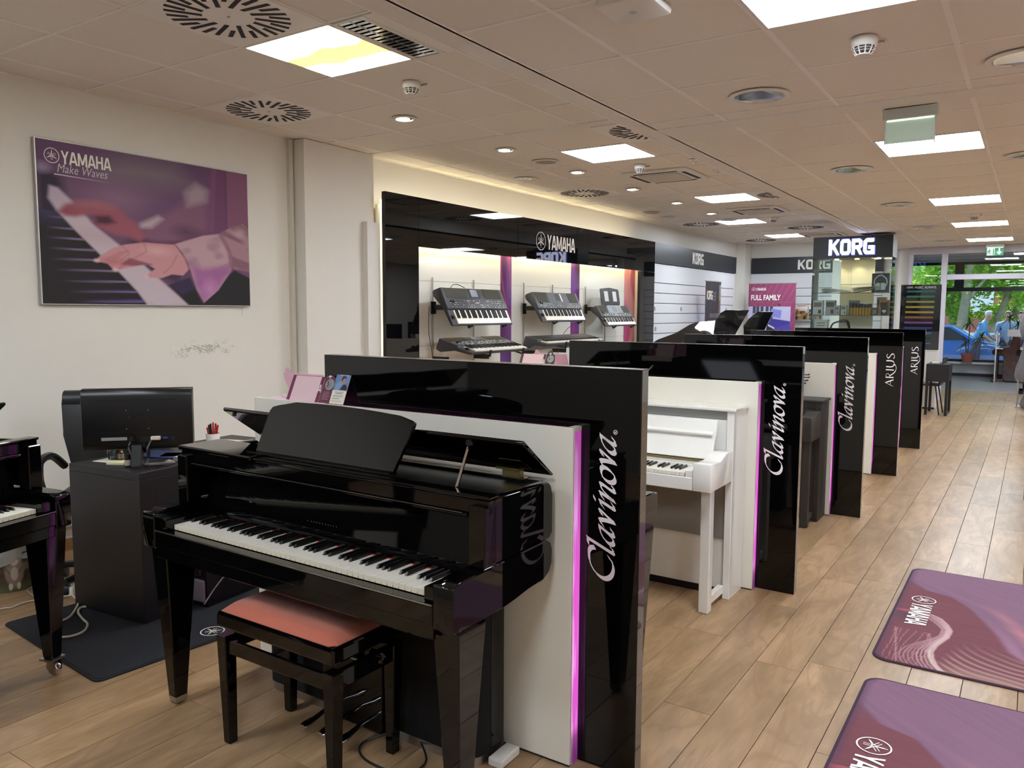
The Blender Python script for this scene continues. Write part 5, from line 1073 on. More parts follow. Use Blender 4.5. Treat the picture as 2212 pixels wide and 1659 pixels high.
hp=MB(); stroke(hp,[(.04+.0,.09),(.03,.13),(.045,.185),(.107,.225),(.17,.185),(.185,.13),(.175,.09)],.014); hp.add([(.045,.03,0),(.103,.03,0),(.103,.12,0),(.06,.125,0),(.04,.09,0)],[(0,1,2,3,4)]); hp.add([(.110,.03,0),(.165,.03,0),(.175,.09,0),(.155,.125,0),(.110,.12,0)],[(0,1,2,3,4)]); stroke(hp,[(.06,.03),(.05,.005)],.006,smooth=False)
writing('headphone_drawing',hp,face_y(0,-.001,0),pm('pale_drawing','#c9cbd0',.5),t)
boxes=[(.01,.135,.20,.10,'#e4e3e2','white accessory box with small pictures at the left end of the middle shelf','w'),(.175,.13,.20,.09,'#b9babb','grey-silver blister box on the middle shelf','g'),(.295,.075,.13,.07,'#c9c8c6','narrow pale grey box beside the silver box','w'),(.375,.08,.135,.07,'#cfcecb','second narrow pale grey box on the middle shelf','w'),(.80,.12,.24,.12,'#8a6a44','tall brown carton at the back right of the middle shelf','b'),(.855,.12,.20,.10,'#a8763f','orange-brown carton in front at the right end of the middle shelf','b'),(.44,.14,.20,.05,'#8f9192','grey framed card behind the yellow boxes','g')]
for k,(x,w_,h_,d_,col,l_,kk) in enumerate(boxes):
    y={4:.2,6:.25,5:.06}.get(k,.06); t=thing('accessory_box',l_,'box',in_case(x,1.480,y),0,'boxes on the middle glass shelf'); m=pm('box_'+col[1:],col,.5); pbox('carton',0,0,0,w_-.006,d_,h_,m,t,.002)
    pbox('printed_label',.012,-.001,h_*.55,w_-.02,0,h_*.85,pm('label_mid','#8c6f70',.5) if kk=='w' else pm('label_dark','#3a3836',.5),t); pbox('printed_label',w_*.55,-.001,.02,w_-.025,0,h_*.35,PLAS,t)
for k in range(7):
    t=thing('yellow_string_box','yellow box with black top, %s in the row'%('leftmost','second from the left','third from the left','in the middle','third from the right','second from the right','rightmost')[k],'box',in_case(.50+.037*k,1.480,.05),0,'row of yellow boxes'); pbox('carton',0,0,0,.031,.10,.135,pm('box_yellow','#c8922c',.5),t,.001); pbox('black_top',-.0005,-.0005,.10,.0315,.1005,.152-.004*(k%3),PLAS,t)
t=thing('yellow_flat_box','flat yellow box lying at the right end of the yellow row','box',in_case(.765,1.480,.04)); pbox('carton',0,0,0,.09,.09,.026,MATS['box_yellow'],t,.001)
t=thing('black_display_pack','black hanging pack with white shield label in front of the orange-brown carton','pack',in_case(.885,1.480,.02)); pbox('card',0,0,0,.075,.02,.13,PLAS,t,.002); sh=MB().add([(.012,.05,0),(.062,.05,0),(.062,.03,0),(.037,.008,0),(.012,.03,0)],[(0,1,2,3,4)]); sh.v=[(v[0],v[1]+.02,v[2]) for v in sh.v]; writing('shield_label',sh,face_y(0,-.001,0),WHITE,t)
t=thing('dark_display_pack','small dark pack left of the orange-brown carton','pack',in_case(.775,1.480,.03)); pbox('card',0,0,0,.07,.02,.10,pm('pack_dark','#55504c',.5),t,.002); pbox('printed_label',.012,-.001,.02,.05,0,.07,GREY,t)
t=thing('scanner_handle','curved dark handset lying on the lower glass shelf','handset',in_case(.24,1.158,.12)); obj('handset',MB().tube(catmull([(0,0,.12),(.03,0,.20),(.12,0,.235),(.20,0,.24),(.23,0,.2),(.245,0,.12),(.25,0,.02)],6),[.012]*12+[.02]*13+[.017]*12,10),pm('handset_grey','#3c3a3a',.4),t,smooth=True)
t=thing('lower_white_box','white drawer box on the lower glass shelf','box',in_case(.03,1.158,.1)); pbox('carton',0,0,0,.17,.12,.26,WMET,t,.003); pbox('drawer_line',.01,-.001,.12,.16,0,.123,GREY,t); pbox('slot',.03,-.001,.17,.14,0,.178,PLAS,t); pbox('slot',.03,-.001,.205,.14,0,.213,PLAS,t)
for o in set(bpy.data.objects)-CASE0:
    if not o.parent: o.scale=(1.07,1.07,1.07)
SHOW.scale=(1.07,1.07,1.07)
# board with coloured bars
t=thing('product_sign','tall black sign reading NEW. MUSIC. ALWAYS. with coloured bars on a white foot','sign',(-1.80,13.95,0))
pbox('white_foot',.0,.0,0,.54,.32,.93,WMET,t,.003); pbox('foot_base',.0,-.004,0,.54,.0,.03,PLAS,t); pbox('board',-.012,-.03,.935,.556,.0,1.955,pm('sign_board_black','#10141c',.12,coat=1),t,.003)
writing('lettering',fit(text_mb('NEW. MUSIC. ALWAYS.',1),0,.42,0,.034),face_y(.068,-.032,1.895),WHITE,t)
for k,cl in enumerate(('#2d6b62','#3c7350','#8a9048','#9a8f3e','#9a8b3c','#8f5a3c','#7a4180','#2f2f78','#2f5f86','#1c2028','#2c6278')): pbox('coloured_bar',.075-.003*k,-.0325,1.835-.0815*k,.475-.003*k,-.03,1.865-.0815*k,pm('bar_%d'%k,cl,.3),t)
# ================================================================== DESK CORNER
DK=pm('desk_blackbrown','#17161a',.42,noise=.12,nscale=40)
RZ=math.radians(6); t=thing('desk','black-brown desk with open end shelf under the monitor','desk',(-3.475,2.075,0),RZ)
pbox('desktop',-.525,0,.705,0,1.05,.742,DK,t,.002); pbox('end_panel',-.525,.0,.012,0,.035,.705,DK,t,.001); pbox('side_stile',-.035,.035,.012,0,.10,.705,DK,t,.001)
pbox('modesty_panel',-.018,.10,.47,0,1.0,.705,DK,t,.001); pbox('inner_shelf',-.45,.036,.40,-.02,.48,.418,DK,t); pbox('inner_upright',-.45,.036,.012,-.432,.48,.705,DK,t); pbox('far_end_panel',-.525,1.015,.012,0,1.05,.705,DK,t,.001)
def desk_pt(x,y,z=.742): return (x,y,z)
# monitor
mz=math.radians(47.2); t=thing('computer_monitor','black computer monitor seen from behind on the desk','monitor',(-3.62,2.235,.742),mz)
def mp_(x0,y0,z0,x1,y1,z1,n,m=PLAS,b=.004): return pbox(n,x0,y0,z0,x1,y1,z1,m,t,b)
MBK=pm('monitor_black','#0f0f11',.33)
o=obj('back_shell',MB().prism([(-.018,.0),(-.030,.035),(-.030,.262),(-.018,.298),(.012,.298),(.012,.0)],'x',-.252,.252).xf(Matrix.Translation((-.055,0,.085))),MBK,t,.004,smooth=True)
mp_(-.307,.012,.084,.197,.018,.384,'bezel',MBK,.002); mp_(-.30,.0185,.09,.19,.0195,.378,'screen',pm('screen_off','#050507',.1,coat=1),0)
mp_(-.235,-.033,.325,.125,-.0295,.334,'vent_slot',pm('slot_black','#030303',.6),0); mp_(-.245,-.032,.170,.10,-.0295,.172,'shell_seam',MATS['slot_black'],0)
tx=fit(text_mb('ASUS',1,bold=.01),0,.105,0,.020); writing('lettering',tx,face_y(-.105,-.0315,.240),pm('lettering_dark','#060607',.2,coat=1),t,label='embossed dark letters ASUS')
for x in(-.105,-.005):
    for z in(.188,.278): obj('screw',MB().lathe([(.0025,-.0),(.0,.002)],(0,0,0),8,'y').xf(Matrix.Translation((x,-.0325,z))),ALU,t)
mp_(-.22,-.0325,.132,-.105,-.030,.147,'port_label',pm('label_grey','#8d8d8a',.5),0); mp_(-.045,-.034,.118,.115,-.029,.146,'port_recess',MATS['slot_black'],.002); mp_(.005,-.055,.131,.05,-.034,.15,'cable_plug',pm('plug_beige','#d6cdb8',.5),.003); mp_(.06,-.05,.134,.085,-.034,.144,'blue_port',pm('plug_blue','#27357a',.4),.002); mp_(-.09,-.06,.128,-.07,-.034,.152,'power_plug',PLAS,.003)
obj('cable',MB().tube(catmull([(-.08,-.05,.135),(-.095,-.055,.10),(-.08,-.05,.05),(-.085,-.03,.02)],6),.004,6).tube(catmull([(.01,-.05,.135),(-.01,-.06,.09),(-.005,-.06,.05),(-.015,-.06,.02),(-.02,-.08,.005)],6),.0045,6),pm('cable_grey','#55565a',.5),t)
obj('ferrite',MB().tube([(-.004,-.06,.085),(-.005,-.06,.045)],.008,8),PLAS,t)
obj('stand_neck',MB().prism([(-.08,.005),(-.05,.11),(-.012,.11),(-.02,.005)],'x',-.085,-.035),PLAS,t,.005); obj('stand_collar',MB().prism([(-.03,.09),(-.03,.115),(.01,.11),(.0,.06)],'x',-.10,-.02),PLAS,t,.004)
obj('stand_base',MB().lathe([(0,0),(.105,0),(.105,.008),(.09,.014),(0,.016)],(0,0),36),pm('base_shine','#1b1b1f',.18,coat=.6),t,smooth=True)
# things on the desk
t=thing('drinking_glass','clear drinking glass half full, left end of the desk','glass',(-3.905,2.20,.742)); obj('glass_wall',MB().lathe([(.026,.0),(.034,.085),(.032,.085),(.0245,.004)],(0,0),24),GLASS,t,smooth=True); obj('water',MB().lathe([(0,.004),(.024,.004),(.029,.05),(0,.05)],(0,0),20),glass_mat('water',(.75,.82,.88),.5),t)
def bottle(x,y,l_,col,cap,h=.062,r=.016):
    t=thing('small_bottle',l_,'bottle',(x,y,.742)); obj('flask',MB().lathe([(0,0),(r,0),(r,h*.72),(r*.6,h*.82),(r*.6,h*.86),(0,h*.86)],(0,0),18),pm('flask_'+col[1:],col,.15,coat=.5),t,smooth=True); obj('label_band',MB().lathe([(r+.0005,h*.15),(r+.0005,h*.6)],(0,0),18),pm('band_tan','#b6a793',.6),t); obj('cap',MB().lathe([(r*.65,h*.80),(r*.65,h),(0,h)],(0,0),16),pm('cap_'+cap[1:],cap,.4),t)
bottle(-3.665,2.135,'small dark bottle with tan label in front of the monitor base','#1d1410','#111111'); bottle(-3.865,2.215,'small brown bottle with white label and orange cap beside the glass','#5a3c28','#8a6a3a',.058,.014)
def flat(nm,l_,x,y,rz,w_,d_,h_,mat,cat='paper',z=.742):
    t=tag(pbox(nm,-w_/2,-d_/2,0,w_/2,d_/2,h_,mat,None,0),l_,cat); t.location=(x,y,z); t.rotation_euler=(0,0,rz); return t
NOTE=pm('note_yellow','#e6e2b8',.7)
flat('paper_sheet','white paper sheet at the near left corner of the desk',-3.90,2.17,.2,.12,.09,.001,PAPER,z=.7425); flat('sticky_note_pad','pale yellow note pad in front of the drinking glass',-3.79,2.155,.5,.085,.06,.010,NOTE,'note pad')
flat('paper_sheet','crumpled pale yellow sheet behind the monitor base',-3.715,2.44,.7,.16,.11,.012,NOTE); flat('blue_folder','blue folder lying behind the monitor',-3.80,2.40,.3,.24,.18,.012,pm('folder_blue','#2d3d6b',.4),'folder')
flat('paper_stack','stack of coloured papers at the right edge of the desk',-3.595,2.44,.15,.11,.15,.020,pm('stack_pink','#d9c4d2',.6),'papers'); flat('sticky_note_pad','green-yellow note pad on the coloured papers',-3.60,2.45,.3,.075,.075,.030,pm('note_green','#c6c98a',.7),'note pad',.763); flat('wooden_stamp','small tan wooden stamp on the green-yellow pad',-3.585,2.42,.2,.05,.03,.02,pm('stamp_tan','#b48a58',.6),'stamp',.7935)
flat('paper_sheet','white paper sheet near the pen cup at the far end of the desk',-3.84,2.86,.3,.22,.17,.006,PAPER); 
t=thing('spiral_binder','white spiral-bound calendar at the far end of the desk','binder',(-3.74,2.80,.742),math.radians(60)); pbox('pages',0,0,0,.30,.10,.014,PAPER,t); sp_=MB()
for k in range(13): sp_.lathe([(.008,-.002),(.0095,0),(.008,.002)],(.02+.0215*k,.0,.012),10,'x')
obj('spiral',sp_,pm('spiral_dark','#22202c',.4),t)
t=thing('pen_cup','white cup full of red and black pens at the far end of the desk','pen cup',(-3.945,2.815,.742)); obj('cup',MB().lathe([(.036,0),(.040,.055),(.037,.055),(.033,.003)],(0,0),28),WMET,t,smooth=True)
for k,(a,c_) in enumerate(((0,'r'),(.7,'r'),(1.5,'k'),(2.4,'r'),(3.3,'k'),(4.2,'r'),(5.3,'k'))): obj('pen',MB().tube([(.014*math.cos(a),.014*math.sin(a),.006),(.030*math.cos(a),.030*math.sin(a),.115-.012*(k%3))],.0052,8),pm('pen_red','#b3261f',.35) if c_=='r' else PLAS,t)
# computer case, second box, things under the desk
t=thing('computer_case','dark computer tower with a meshed foot, under the desk','computer',(-3.60,2.36,0.004),RZ); pbox('case_body',0,0,.02,.185,.45,.40,pm('case_purple_black','#1b141a',.3,coat=.4),t,.006)
pbox('front_door',.055,-.014,.16,.15,.0,.37,pm('case_door','#2a1d28',.25,coat=.5),t,.006); pbox('mesh_grille',.01,-.016,.03,.175,0,.145,pm('mesh_pink','#8f8088',.5,bump=.8,bscale=900),t,.012); pbox('case_foot',.0,.0,0,.185,.45,.02,PLAS,t)
t=thing('power_strip','white power strip with black plug beside the desk','power strip',(-4.24,2.06,0),.35); pbox('strip_body',0,0,0,.24,.055,.045,WMET,t,.008); pbox('plug',.10,.01,.045,.16,.045,.085,PLAS,t,.006); pbox('plug',.19,.01,.045,.23,.045,.075,PLAS,t,.006)
t=thing('charger_brick','black charger standing behind the power strip','charger',(-4.03,2.18,0)); pbox('case',0,0,0,.06,.04,.19,PLAS,t,.006)
t=thing('glassware_on_shelf','clear jar on the shelf inside the desk','jar',(-3.555,2.20,.418),0); obj('jar_wall',MB().lathe([(.03,0),(.034,.05),(.026,.09),(.028,.11)],(0,0),18),GLASS,t,smooth=True)
t=thing('office_chair','black leather office chair with high back behind the desk','office chair',(-4.32,2.42,0),mz)
LE=pm('black_leather','#26282a',.42,bump=.25,bscale=60)
# local x along the backrest, y away from the camera
bk=MB(); n=8
prof=[(-.02,.47),(-.05,.62),(-.045,.80),(-.02,.98),(.0,1.035),(.06,1.04),(.085,1.0),(.05,.8),(.04,.62),(.06,.47)]
wd=[.21,.25,.285,.30,.285,.285,.30,.285,.25,.21]
vs=[];N_=len(prof)
for s in(-1,1):
    for p,w_ in zip(prof,wd): vs.append((s*w_+.02,p[0]+.10,p[1]))
bk.add(vs,[tuple(range(N_)),tuple(range(2*N_-1,N_-1,-1))]+[(i,i+N_,(i+1)%N_+N_,(i+1)%N_) for i in range(N_)]); obj('backrest',bk,LE,t,.03,smooth=True)
obj('headrest_roll',MB().tube([(-.26,.12,1.0),(.30,.12,1.0)],.05,12),LE,t,smooth=True); pbox('seat',-.25,-.34,.42,.27,.16,.52,LE,t,.04)
for s in(-1,1): obj('armrest',MB().tube(catmull([(s*.27,.10,.62),(s*.30,-.02,.70),(s*.30,-.22,.69),(s*.27,-.28,.55),(s*.22,-.25,.46)],5),.022,8),PLAS,t,smooth=True)
obj('gas_column',MB().tube([(0,-.08,.10),(0,-.08,.42)],.03,12),PLAS,t)
for k in range(5):
    a=2*PI*k/5+.3; obj('star_leg',MB().tube([(0,-.08,.10),(.29*math.cos(a),-.08+.29*math.sin(a),.07)],[.03,.018],8),PLAS,t); obj('castor',MB().lathe([(0,-.02),(.028,-.02),(.028,.02),(0,.02)],(.29*math.cos(a),-.08+.29*math.sin(a),.028),12,'x'),PLAS,t)
# waste bin with kitten print and a plastic bag
t=thing('waste_bin','round waste bin printed with a tabby kitten, lined with a clear plastic bag','waste bin',(-4.60,1.99,0))
rb,rt,hb=.125,.145,.27
obj('bin_wall',MB().lathe([(0,.003),(rb-.004,.003),(rb-.003,0),(rb,0),(rt,hb),(rt-.004,hb),(rb-.006,.006)],(0,0),40),pm('bin_brown','#5b4a3c',.4),t,smooth=True)
def kitten(U,V):
    c=np.zeros(U.shape+(3,))+H3('#4a3c30'); c=mixc(c,np.clip((vnoise(U,V,9,4,2)-.4)*3,0,1),H3('#6f6a4c')); c=mixc(c,np.clip((vnoise(U,V,14,8,7)-.55)*4,0,1)*.8,H3('#2b211b')); c=mixc(c,(np.clip((.22-V)*8,0,1))*.8,H3('#5a5f38'))
    x=U; E=lambda cx,cy,rx,ry,s=.25: np.clip((1-np.hypot((x-cx)/rx,(V-cy)/ry))/s,0,1)
    c=mixc(c,E(.50,.42,.13,.36),H3('#8d7c6c')); c=mixc(c,inpoly(U,V,[(.42,.80),(.40,.98),(.46,.9)],.02),H3('#8a7a6c')); c=mixc(c,inpoly(U,V,[(.545,.90),(.60,.98),(.585,.80)],.02),H3('#8a7a6c')); c=mixc(c,E(.50,.74,.10,.22),H3('#a09182'))
    for k in range(5): c=mixc(c,line_cov(U,V,[(.46+.02*k,.94),(.47+.015*k,.84)],.008,.01)*.8,H3('#3a2d25'))
    for s_ in(-1,1):
        c=mixc(c,E(.5+s_*.045,.77,.022,.05),H3('#c7ba98')); c=mixc(c,E(.5+s_*.045,.77,.011,.032),H3('#1c1714')); c=mixc(c,line_cov(U,V,[(.5+s_*.04,.66),(.5+s_*.095,.70)],.01,.01)*.7,H3('#3a2d25')); c=mixc(c,E(.5+s_*.05,.12,.03,.08),H3('#cfc5ba')); c=mixc(c,line_cov(U,V,[(.5+s_*.10,.5),(.5+s_*.05,.38)],.016,.02)*.7,H3('#3f322a'))
    c=mixc(c,E(.5,.62,.05,.08),H3('#cdbfb2')); c=mixc(c,E(.5,.665,.012,.022),H3('#8b5348')); c=mixc(c,E(.5,.38,.05,.16),H3('#bdb0a3')); return c
o=painted('kitten_print',1,1,200,60,kitten,PRINT,Matrix.Identity(4),t)
me=o.data; a0=-1.75; n_=len(me.vertices); co=np.zeros(n_*3,np.float32); me.vertices.foreach_get('co',co); co=co.reshape(-1,3); r_=rb+(rt-rb)*co[:,1]+.0012; ang=a0+(co[:,0]-.0)*2.9; zz=co[:,1]*hb
me.vertices.foreach_set('co',np.stack([r_*np.cos(ang),r_*np.sin(ang),zz],-1).ravel().astype(np.float32)); me.update()
bag=MB(); n=48; vs=[];prof=[(rt-.012,hb-.06),(rt-.004,hb+.005),(rt+.006,hb+.035),(rt+.012,hb+.01),(rt+.008,hb-.04),(rt+.004,hb-.085),(rt+.0,hb-.12)]
for j,(r_,z) in enumerate(prof):
    for k in range(n):
        a=2*PI*k/n; w_=.006*math.sin(5*a+j)+.005*math.sin(9*a+2*j); vs.append(((r_+w_)*math.cos(a),(r_+w_)*math.sin(a),z+.012*math.sin(3*a+1)+(0.018*math.sin(2*a+2) if j>4 else 0)))
bag.add(vs,[(j*n+k,j*n+(k+1)%n,(j+1)*n+(k+1)%n,(j+1)*n+k) for j in range(len(prof)-1) for k in range(n)])
bm_=bpy.data.materials.new('thin_plastic'); bm_.use_nodes=True; b_=bm_.node_tree.nodes['Principled BSDF']; b_.inputs['Base Color'].default_value=(.62,.64,.62,1); b_.inputs['Roughness'].default_value=.3; b_.inputs['Alpha'].default_value=.62
obj('plastic_bag',bag,bm_,t,smooth=True)
# cables on the floor
CW=pm('cable_cream','#c9c5ae',.5); 
cable('floor_cable','pale green-grey cable looping on the dark mat by the desk',[(-3.86,2.065,.016),(-3.927,2.019,.016),(-3.879,1.971,.016),(-3.776,1.938,.016),(-3.688,1.915,.016),(-3.616,1.854,.016),(-3.619,1.784,.016),(-3.699,1.744,.016),(-3.781,1.75,.016),(-3.83,1.771,.016),(-3.839,1.805,.016),(-3.838,1.896,.016),(-3.908,1.97,.018),(-4.012,2.044,.022),(-4.10,2.06,.03),(-4.20,2.12,.05)],.0055,CW)
cable('floor_cable','white cable running along the floor past the waste bin',[(-4.273,1.6,.005),(-4.265,1.788,.005),(-4.243,1.826,.005),(-4.262,1.888,.005),(-4.255,1.939,.005),(-4.24,2.02,.005),(-4.26,2.12,.02)],.004,CW)
cable('floor_cable','grey cable curling beside the waste bin',[(-4.226,2.094,.02),(-4.256,1.984,.006),(-4.342,1.975,.006),(-4.44,2.00,.006),(-4.47,2.06,.006),(-4.50,2.16,.006),(-4.62,2.3,.006)],.004,pm('cable_mid','#8c8a80',.5))
cable('floor_cable','white cable crossing the floor behind the desk',[(-4.60,2.18,.005),(-4.66,2.30,.005),(-4.697,2.362,.005),(-4.69,2.46,.005),(-4.6,2.6,.005)],.004,CW)
cable('floor_cable','thin white cable tangled at the power strip',[(-4.28,2.14,.01),(-4.22,2.03,.02),(-4.16,2.06,.012),(-4.12,2.13,.03),(-4.18,2.16,.05),(-4.24,2.10,.02)],.003,CW)
cable('desk_cable','grey cable hanging from the desk to the computer tower',[(-3.40,2.66,.50),(-3.37,2.62,.38),(-3.38,2.52,.22),(-3.41,2.42,.10),(-3.42,2.36,.03)],.004,pm('cable_grey2','#8f9090',.5))
# ================================================================== MATS
def rounded(x0,y0,x1,y1,r,n=6):
    P=[]
    for cx,cy,a0 in((x1-r,y0+r,-PI/2),(x1-r,y1-r,0),(x0+r,y1-r,PI/2),(x0+r,y0+r,PI)): P+= [(cx+r*math.cos(a0+PI/2*k/n),cy+r*math.sin(a0+PI/2*k/n)) for k in range(n+1)]
    return P
def floor_mat(nm,label,loc,rz,W,D,edge,top,fn=None,logo=None,nx=10,ny=10,rr=.05):
    t=thing(nm,label,'mat',loc,rz); obj('hem',MB().prism(rounded(0,0,W,D,rr),'z',0,.006),edge,t,.002)
    P=rounded(.012,.012,W-.012,D-.012,rr)
    if fn is None: obj('carpet',MB().prism(P,'z',.002,.008),top,t,.0015)
    else:
        o=painted('printed_carpet',W-.024,D-.024,nx,ny,fn,PRINTM,Matrix.Translation((.012,.012,.0072)),t)
        me=o.data; n_=len(me.vertices); co=np.zeros(n_*3,np.float32); me.vertices.foreach_get('co',co); co=co.reshape(-1,3)   # pull the four corners in to the rounded outline
        r_=rr
        for cx,cy,sx,sy in((r_+.012,r_+.012,-1,-1),(W-r_-.012,r_+.012,1,-1),(r_+.012,D-r_-.012,-1,1),(W-r_-.012,D-r_-.012,1,1)):
            dx=(co[:,0]-cx)*sx; dy=(co[:,1]-cy)*sy; m=(dx>0)&(dy>0); d=np.hypot(dx,dy)+1e-9; mx=np.maximum(dx,dy); f=np.where(m,np.minimum(1,mx/d if False else mx/d),1); co[:,0]=np.where(m,cx+sx*dx*f,co[:,0]); co[:,1]=np.where(m,cy+sy*dy*f,co[:,1])
        me.vertices.foreach_set('co',co.ravel()); me.update()
    return t
t=floor_mat('dark_mat','dark navy carpet mat with white ring emblem under the desk','',0,.97,1.45,pm('mat_hem','#0e1014',.9),pm('mat_navy','#171b24',.98,bump=.5,bscale=500,noise=.12,nscale=60)) if False else None
t=thing('dark_mat','dark navy carpet mat with a cream ring emblem under the desk','mat',(-4.06,1.705,0),math.radians(-4.6))
obj('hem',MB().prism(rounded(0,0,.972,1.55,.04),'z',0,.006),pm('mat_hem','#101216',.9),t,.002); obj('carpet',MB().prism(rounded(.013,.013,.959,1.537,.035),'z',.003,.008),pm('mat_navy','#181c26',.98,bump=.5,bscale=500,noise=.12,nscale=60),t,.0015)
em=emblem_mb(.052,.11); writing('emblem',em,Matrix.Translation((.875,.575,.0092))@Matrix.Rotation(PI/2,4,'Z'),WHITE,t)
def lava(U,V):
    # U across (0..1 = 1.5 m), V along (0..1 = 1.45 m)
    x=U*1.5; y=V*1.45; c=np.zeros(U.shape+(3,))+H3('#6c3a44'); n=vnoise(x,y,5,60,1); n2=vnoise(x+y*.2,y,3,4,2)
    c=mixc(c,n*.25,H3('#7d4a52'))
    e=np.interp(y,[-.1,.304,.38,.551,.69,.88,1.015,1.06,1.45],[.85,.56,.505,.458,.402,.324,.23,.10,-.2])    # lilac sheet beyond this edge
    d=x-e; c=mixc(c,np.clip(d/.02+.5,0,1),H3('#77566e')); strk=vnoise(x*1.0-y*.6,(y+x*.9),3,45,5); c=mixc(c,np.clip(d/.02,0,1)*np.clip(strk,0,1)*.35,H3('#8c6478')); h=np.clip(1-abs(d-.13)/.06,0,1)*np.clip((1.0-y)*3,0,1); c=mixc(c,h*.75*np.clip(strk*.6+.5,0,1),H3('#c07a80')); c=mixc(c,np.clip(1-abs(d-.26)/.07,0,1)*np.clip((.9-y)*3,0,1)*.8,H3('#84404a')); c=mixc(c,np.clip(1-abs(d-.03)/.05,0,1)*np.clip((.7-y)*4,0,1)*.6,H3('#a0708a'))
    c=mixc(c,np.clip((y-1.05)*6,0,1)*(d<.02)*.7,H3('#6b4c5f'))
    # fan of strands below
    lo=np.clip((e-x)/.02,0,1); ph=np.arctan2(y+.55,x-.05-.1*y)*1.0; r=np.hypot(x-.60,(y-.50)*.9); fan=np.clip(np.sin(r*150+vnoise(x,y,6,6,3)*5)*.8+.1,0,1)*np.clip((x-.21-.25*y)/.05,0,1)*np.clip((.40-y)*4,0,1); c=mixc(c,lo*fan*.6,H3('#b79a90')); c=mixc(c,lo*np.clip((x-.24)/.1,0,1)*np.clip((.12-y)*7,0,1)*.55,H3('#b09086'))
    W=np.interp(y,[-.05,0,.056,.124,.194,.28,.41,.508,.583,.652,.685,.72],[.30,.275,.246,.225,.215,.226,.262,.267,.244,.208,.167,.1])
    for k in range(9):
        off=.012*k*(1+.6*np.cos(y*7)); wk=.0035 if k else .006; c=mixc(c,np.clip((wk-abs(x-W+off))/.003+.4,0,1)*(y<.70)*(.85 if k<5 else .5)*lo,H3('#c09aa0'))
    c=mixc(c,np.clip(1-abs(x-W+.012)/.016,0,1)*(y<.68)*np.clip(1.1-abs(y-.12)*2.0,0.15,1)*lo,H3('#c9b6ac'))
    for k in range(12):
        x0=.02+.016*k; cv=x0+.05*np.sin(y*6+k*.7)*(.4+k*.03); c=mixc(c,np.clip((.0022-abs(x-cv))/.002+.4,0,1)*(y<.42)*.5*(x<W),H3('#b4868e'))
    c=mixc(c,np.clip(1-np.hypot((x-.06)/.07,(y-.60)/.14),0,1)*.85,H3('#43303c')); c=mixc(c,inpoly(x,y,[(-.0,.665),(.075,.66),(.075,.70),(.0,.69)],.005)*.8,H3('#a3505a'))
    c=mixc(c,np.clip(1-x/.03,0,1)*.6,H3('#4e3350')); return c
for k,(x,y,l_) in enumerate(((-.528,3.655,'farther maroon and lilac printed mat with emblem lying in the aisle'),(-.507,1.985,'nearer maroon and lilac printed mat at the bottom right corner'))):
    t=floor_mat('printed_mat',l_,(x,y,0),0,1.5,1.475,pm('mat_purple_hem','#3a2438',.9),None,lava,None,300,290,.07); t['group']='printed mats in the aisle'
    q=yamaha_mb(.094); writing('emblem',emblem_mb(.055,.1),Matrix.Translation((.118,.895,.0095))@Matrix.Rotation(-PI/2,4,'Z'),WHITE,t); writing('lettering',fit(yam_mb(.18),0,.325,0,.093),Matrix.Translation((.073,.825,.0095))@Matrix.Rotation(-PI/2,4,'Z'),WHITE,t,label='cream word YAMAHA')
# ================================================================== DIGITAL GRANDS BETWEEN PARTITIONS AND SLAT WALL
def digital_grand(label,cx,cy,rz,lidpts,lidn,mat):
    t=thing('digital_grand_piano',label,'piano',(cx,cy,0),rz,'digital grand pianos')
    rim=[(-.70,0),(.70,0),(.70,.45),(.62,.62),(.50,.78),(.42,.92),(.30,1.0),(-.45,1.02),(-.62,.96),(-.70,.85)]
    obj('rim',MB().prism(rim,'z',.62,.93),GLOSS,t,.006,smooth=True); 
    for x,y in((-.6,.1),(.6,.1),(-.1,.9)): obj('leg',MB().taper((x,y,0),(.025,.025),(x,y,.62),(.045,.045)),GLOSS,t,.004)
    pbox('key_shelf',-.68,-.18,.62,.68,0,.69,GLOSS,t,.004); keyboard_keys(t,-.611,.0235,-.17,-.02,.735,52,'A',False)
    M=t.matrix_basis if False else Matrix.Translation((cx,cy,0))@Matrix.Rotation(rz,4,'Z'); Mi=M.inverted()
    P=[Mi@Vector(p) for p in lidpts]; nn=(Mi.to_3x3()@Vector(lidn)); obj('lid',MB().poly3(P,nn,.018),mat,t,.002)
    return t
digital_grand('black digital grand, its raised lid a tall wedge left of the maroon banner',-3.35,10.35,PI,[(-3.66,10.5,.95),(-3.66,10.5,1.21),(-3.62,10.5,1.412),(-3.57,10.5,1.50),(-3.502,10.5,1.538),(-3.183,10.5,1.540),(-3.359,10.5,1.216),(-3.46,10.5,.95)],(0,1,0),pm('lid_semi_gloss','#0c0d10',.12,coat=.7))
digital_grand('black digital grand with raised lid in front of the maroon banner',-3.35,11.60,PI,[(-3.53,11.5,.95),(-3.56,11.5,1.312),(-3.495,11.5,1.407),(-3.40,11.5,1.49),(-3.351,11.5,1.522),(-3.134,11.5,1.523),(-3.256,11.5,1.257),(-3.35,11.5,.95)],(0,1,0),MATS['lid_semi_gloss'])
LT_=[(-4.02,8.65,.985),(-3.9,8.99,1.13),(-3.89,9.13,1.17),(-3.79,9.49,1.25),(-3.75,9.84,1.36),(-3.71,9.99,1.39),(-3.54,10.22,1.40),(-3.43,9.84,1.23),(-3.30,9.45,1.045)]
Pv=[Vector(p) for p in LT_]; nrm=(Pv[3]-Pv[1]).cross(Pv[6]-Pv[1]).normalized(); nrm=nrm if nrm.z>0 else -nrm; Pv=[p-nrm*(p-Pv[1]).dot(nrm) for p in Pv]
digital_grand('black digital grand with half-raised glossy lid beside the display wall',-3.75,8.95,math.radians(10),Pv,-nrm,GLOSS)
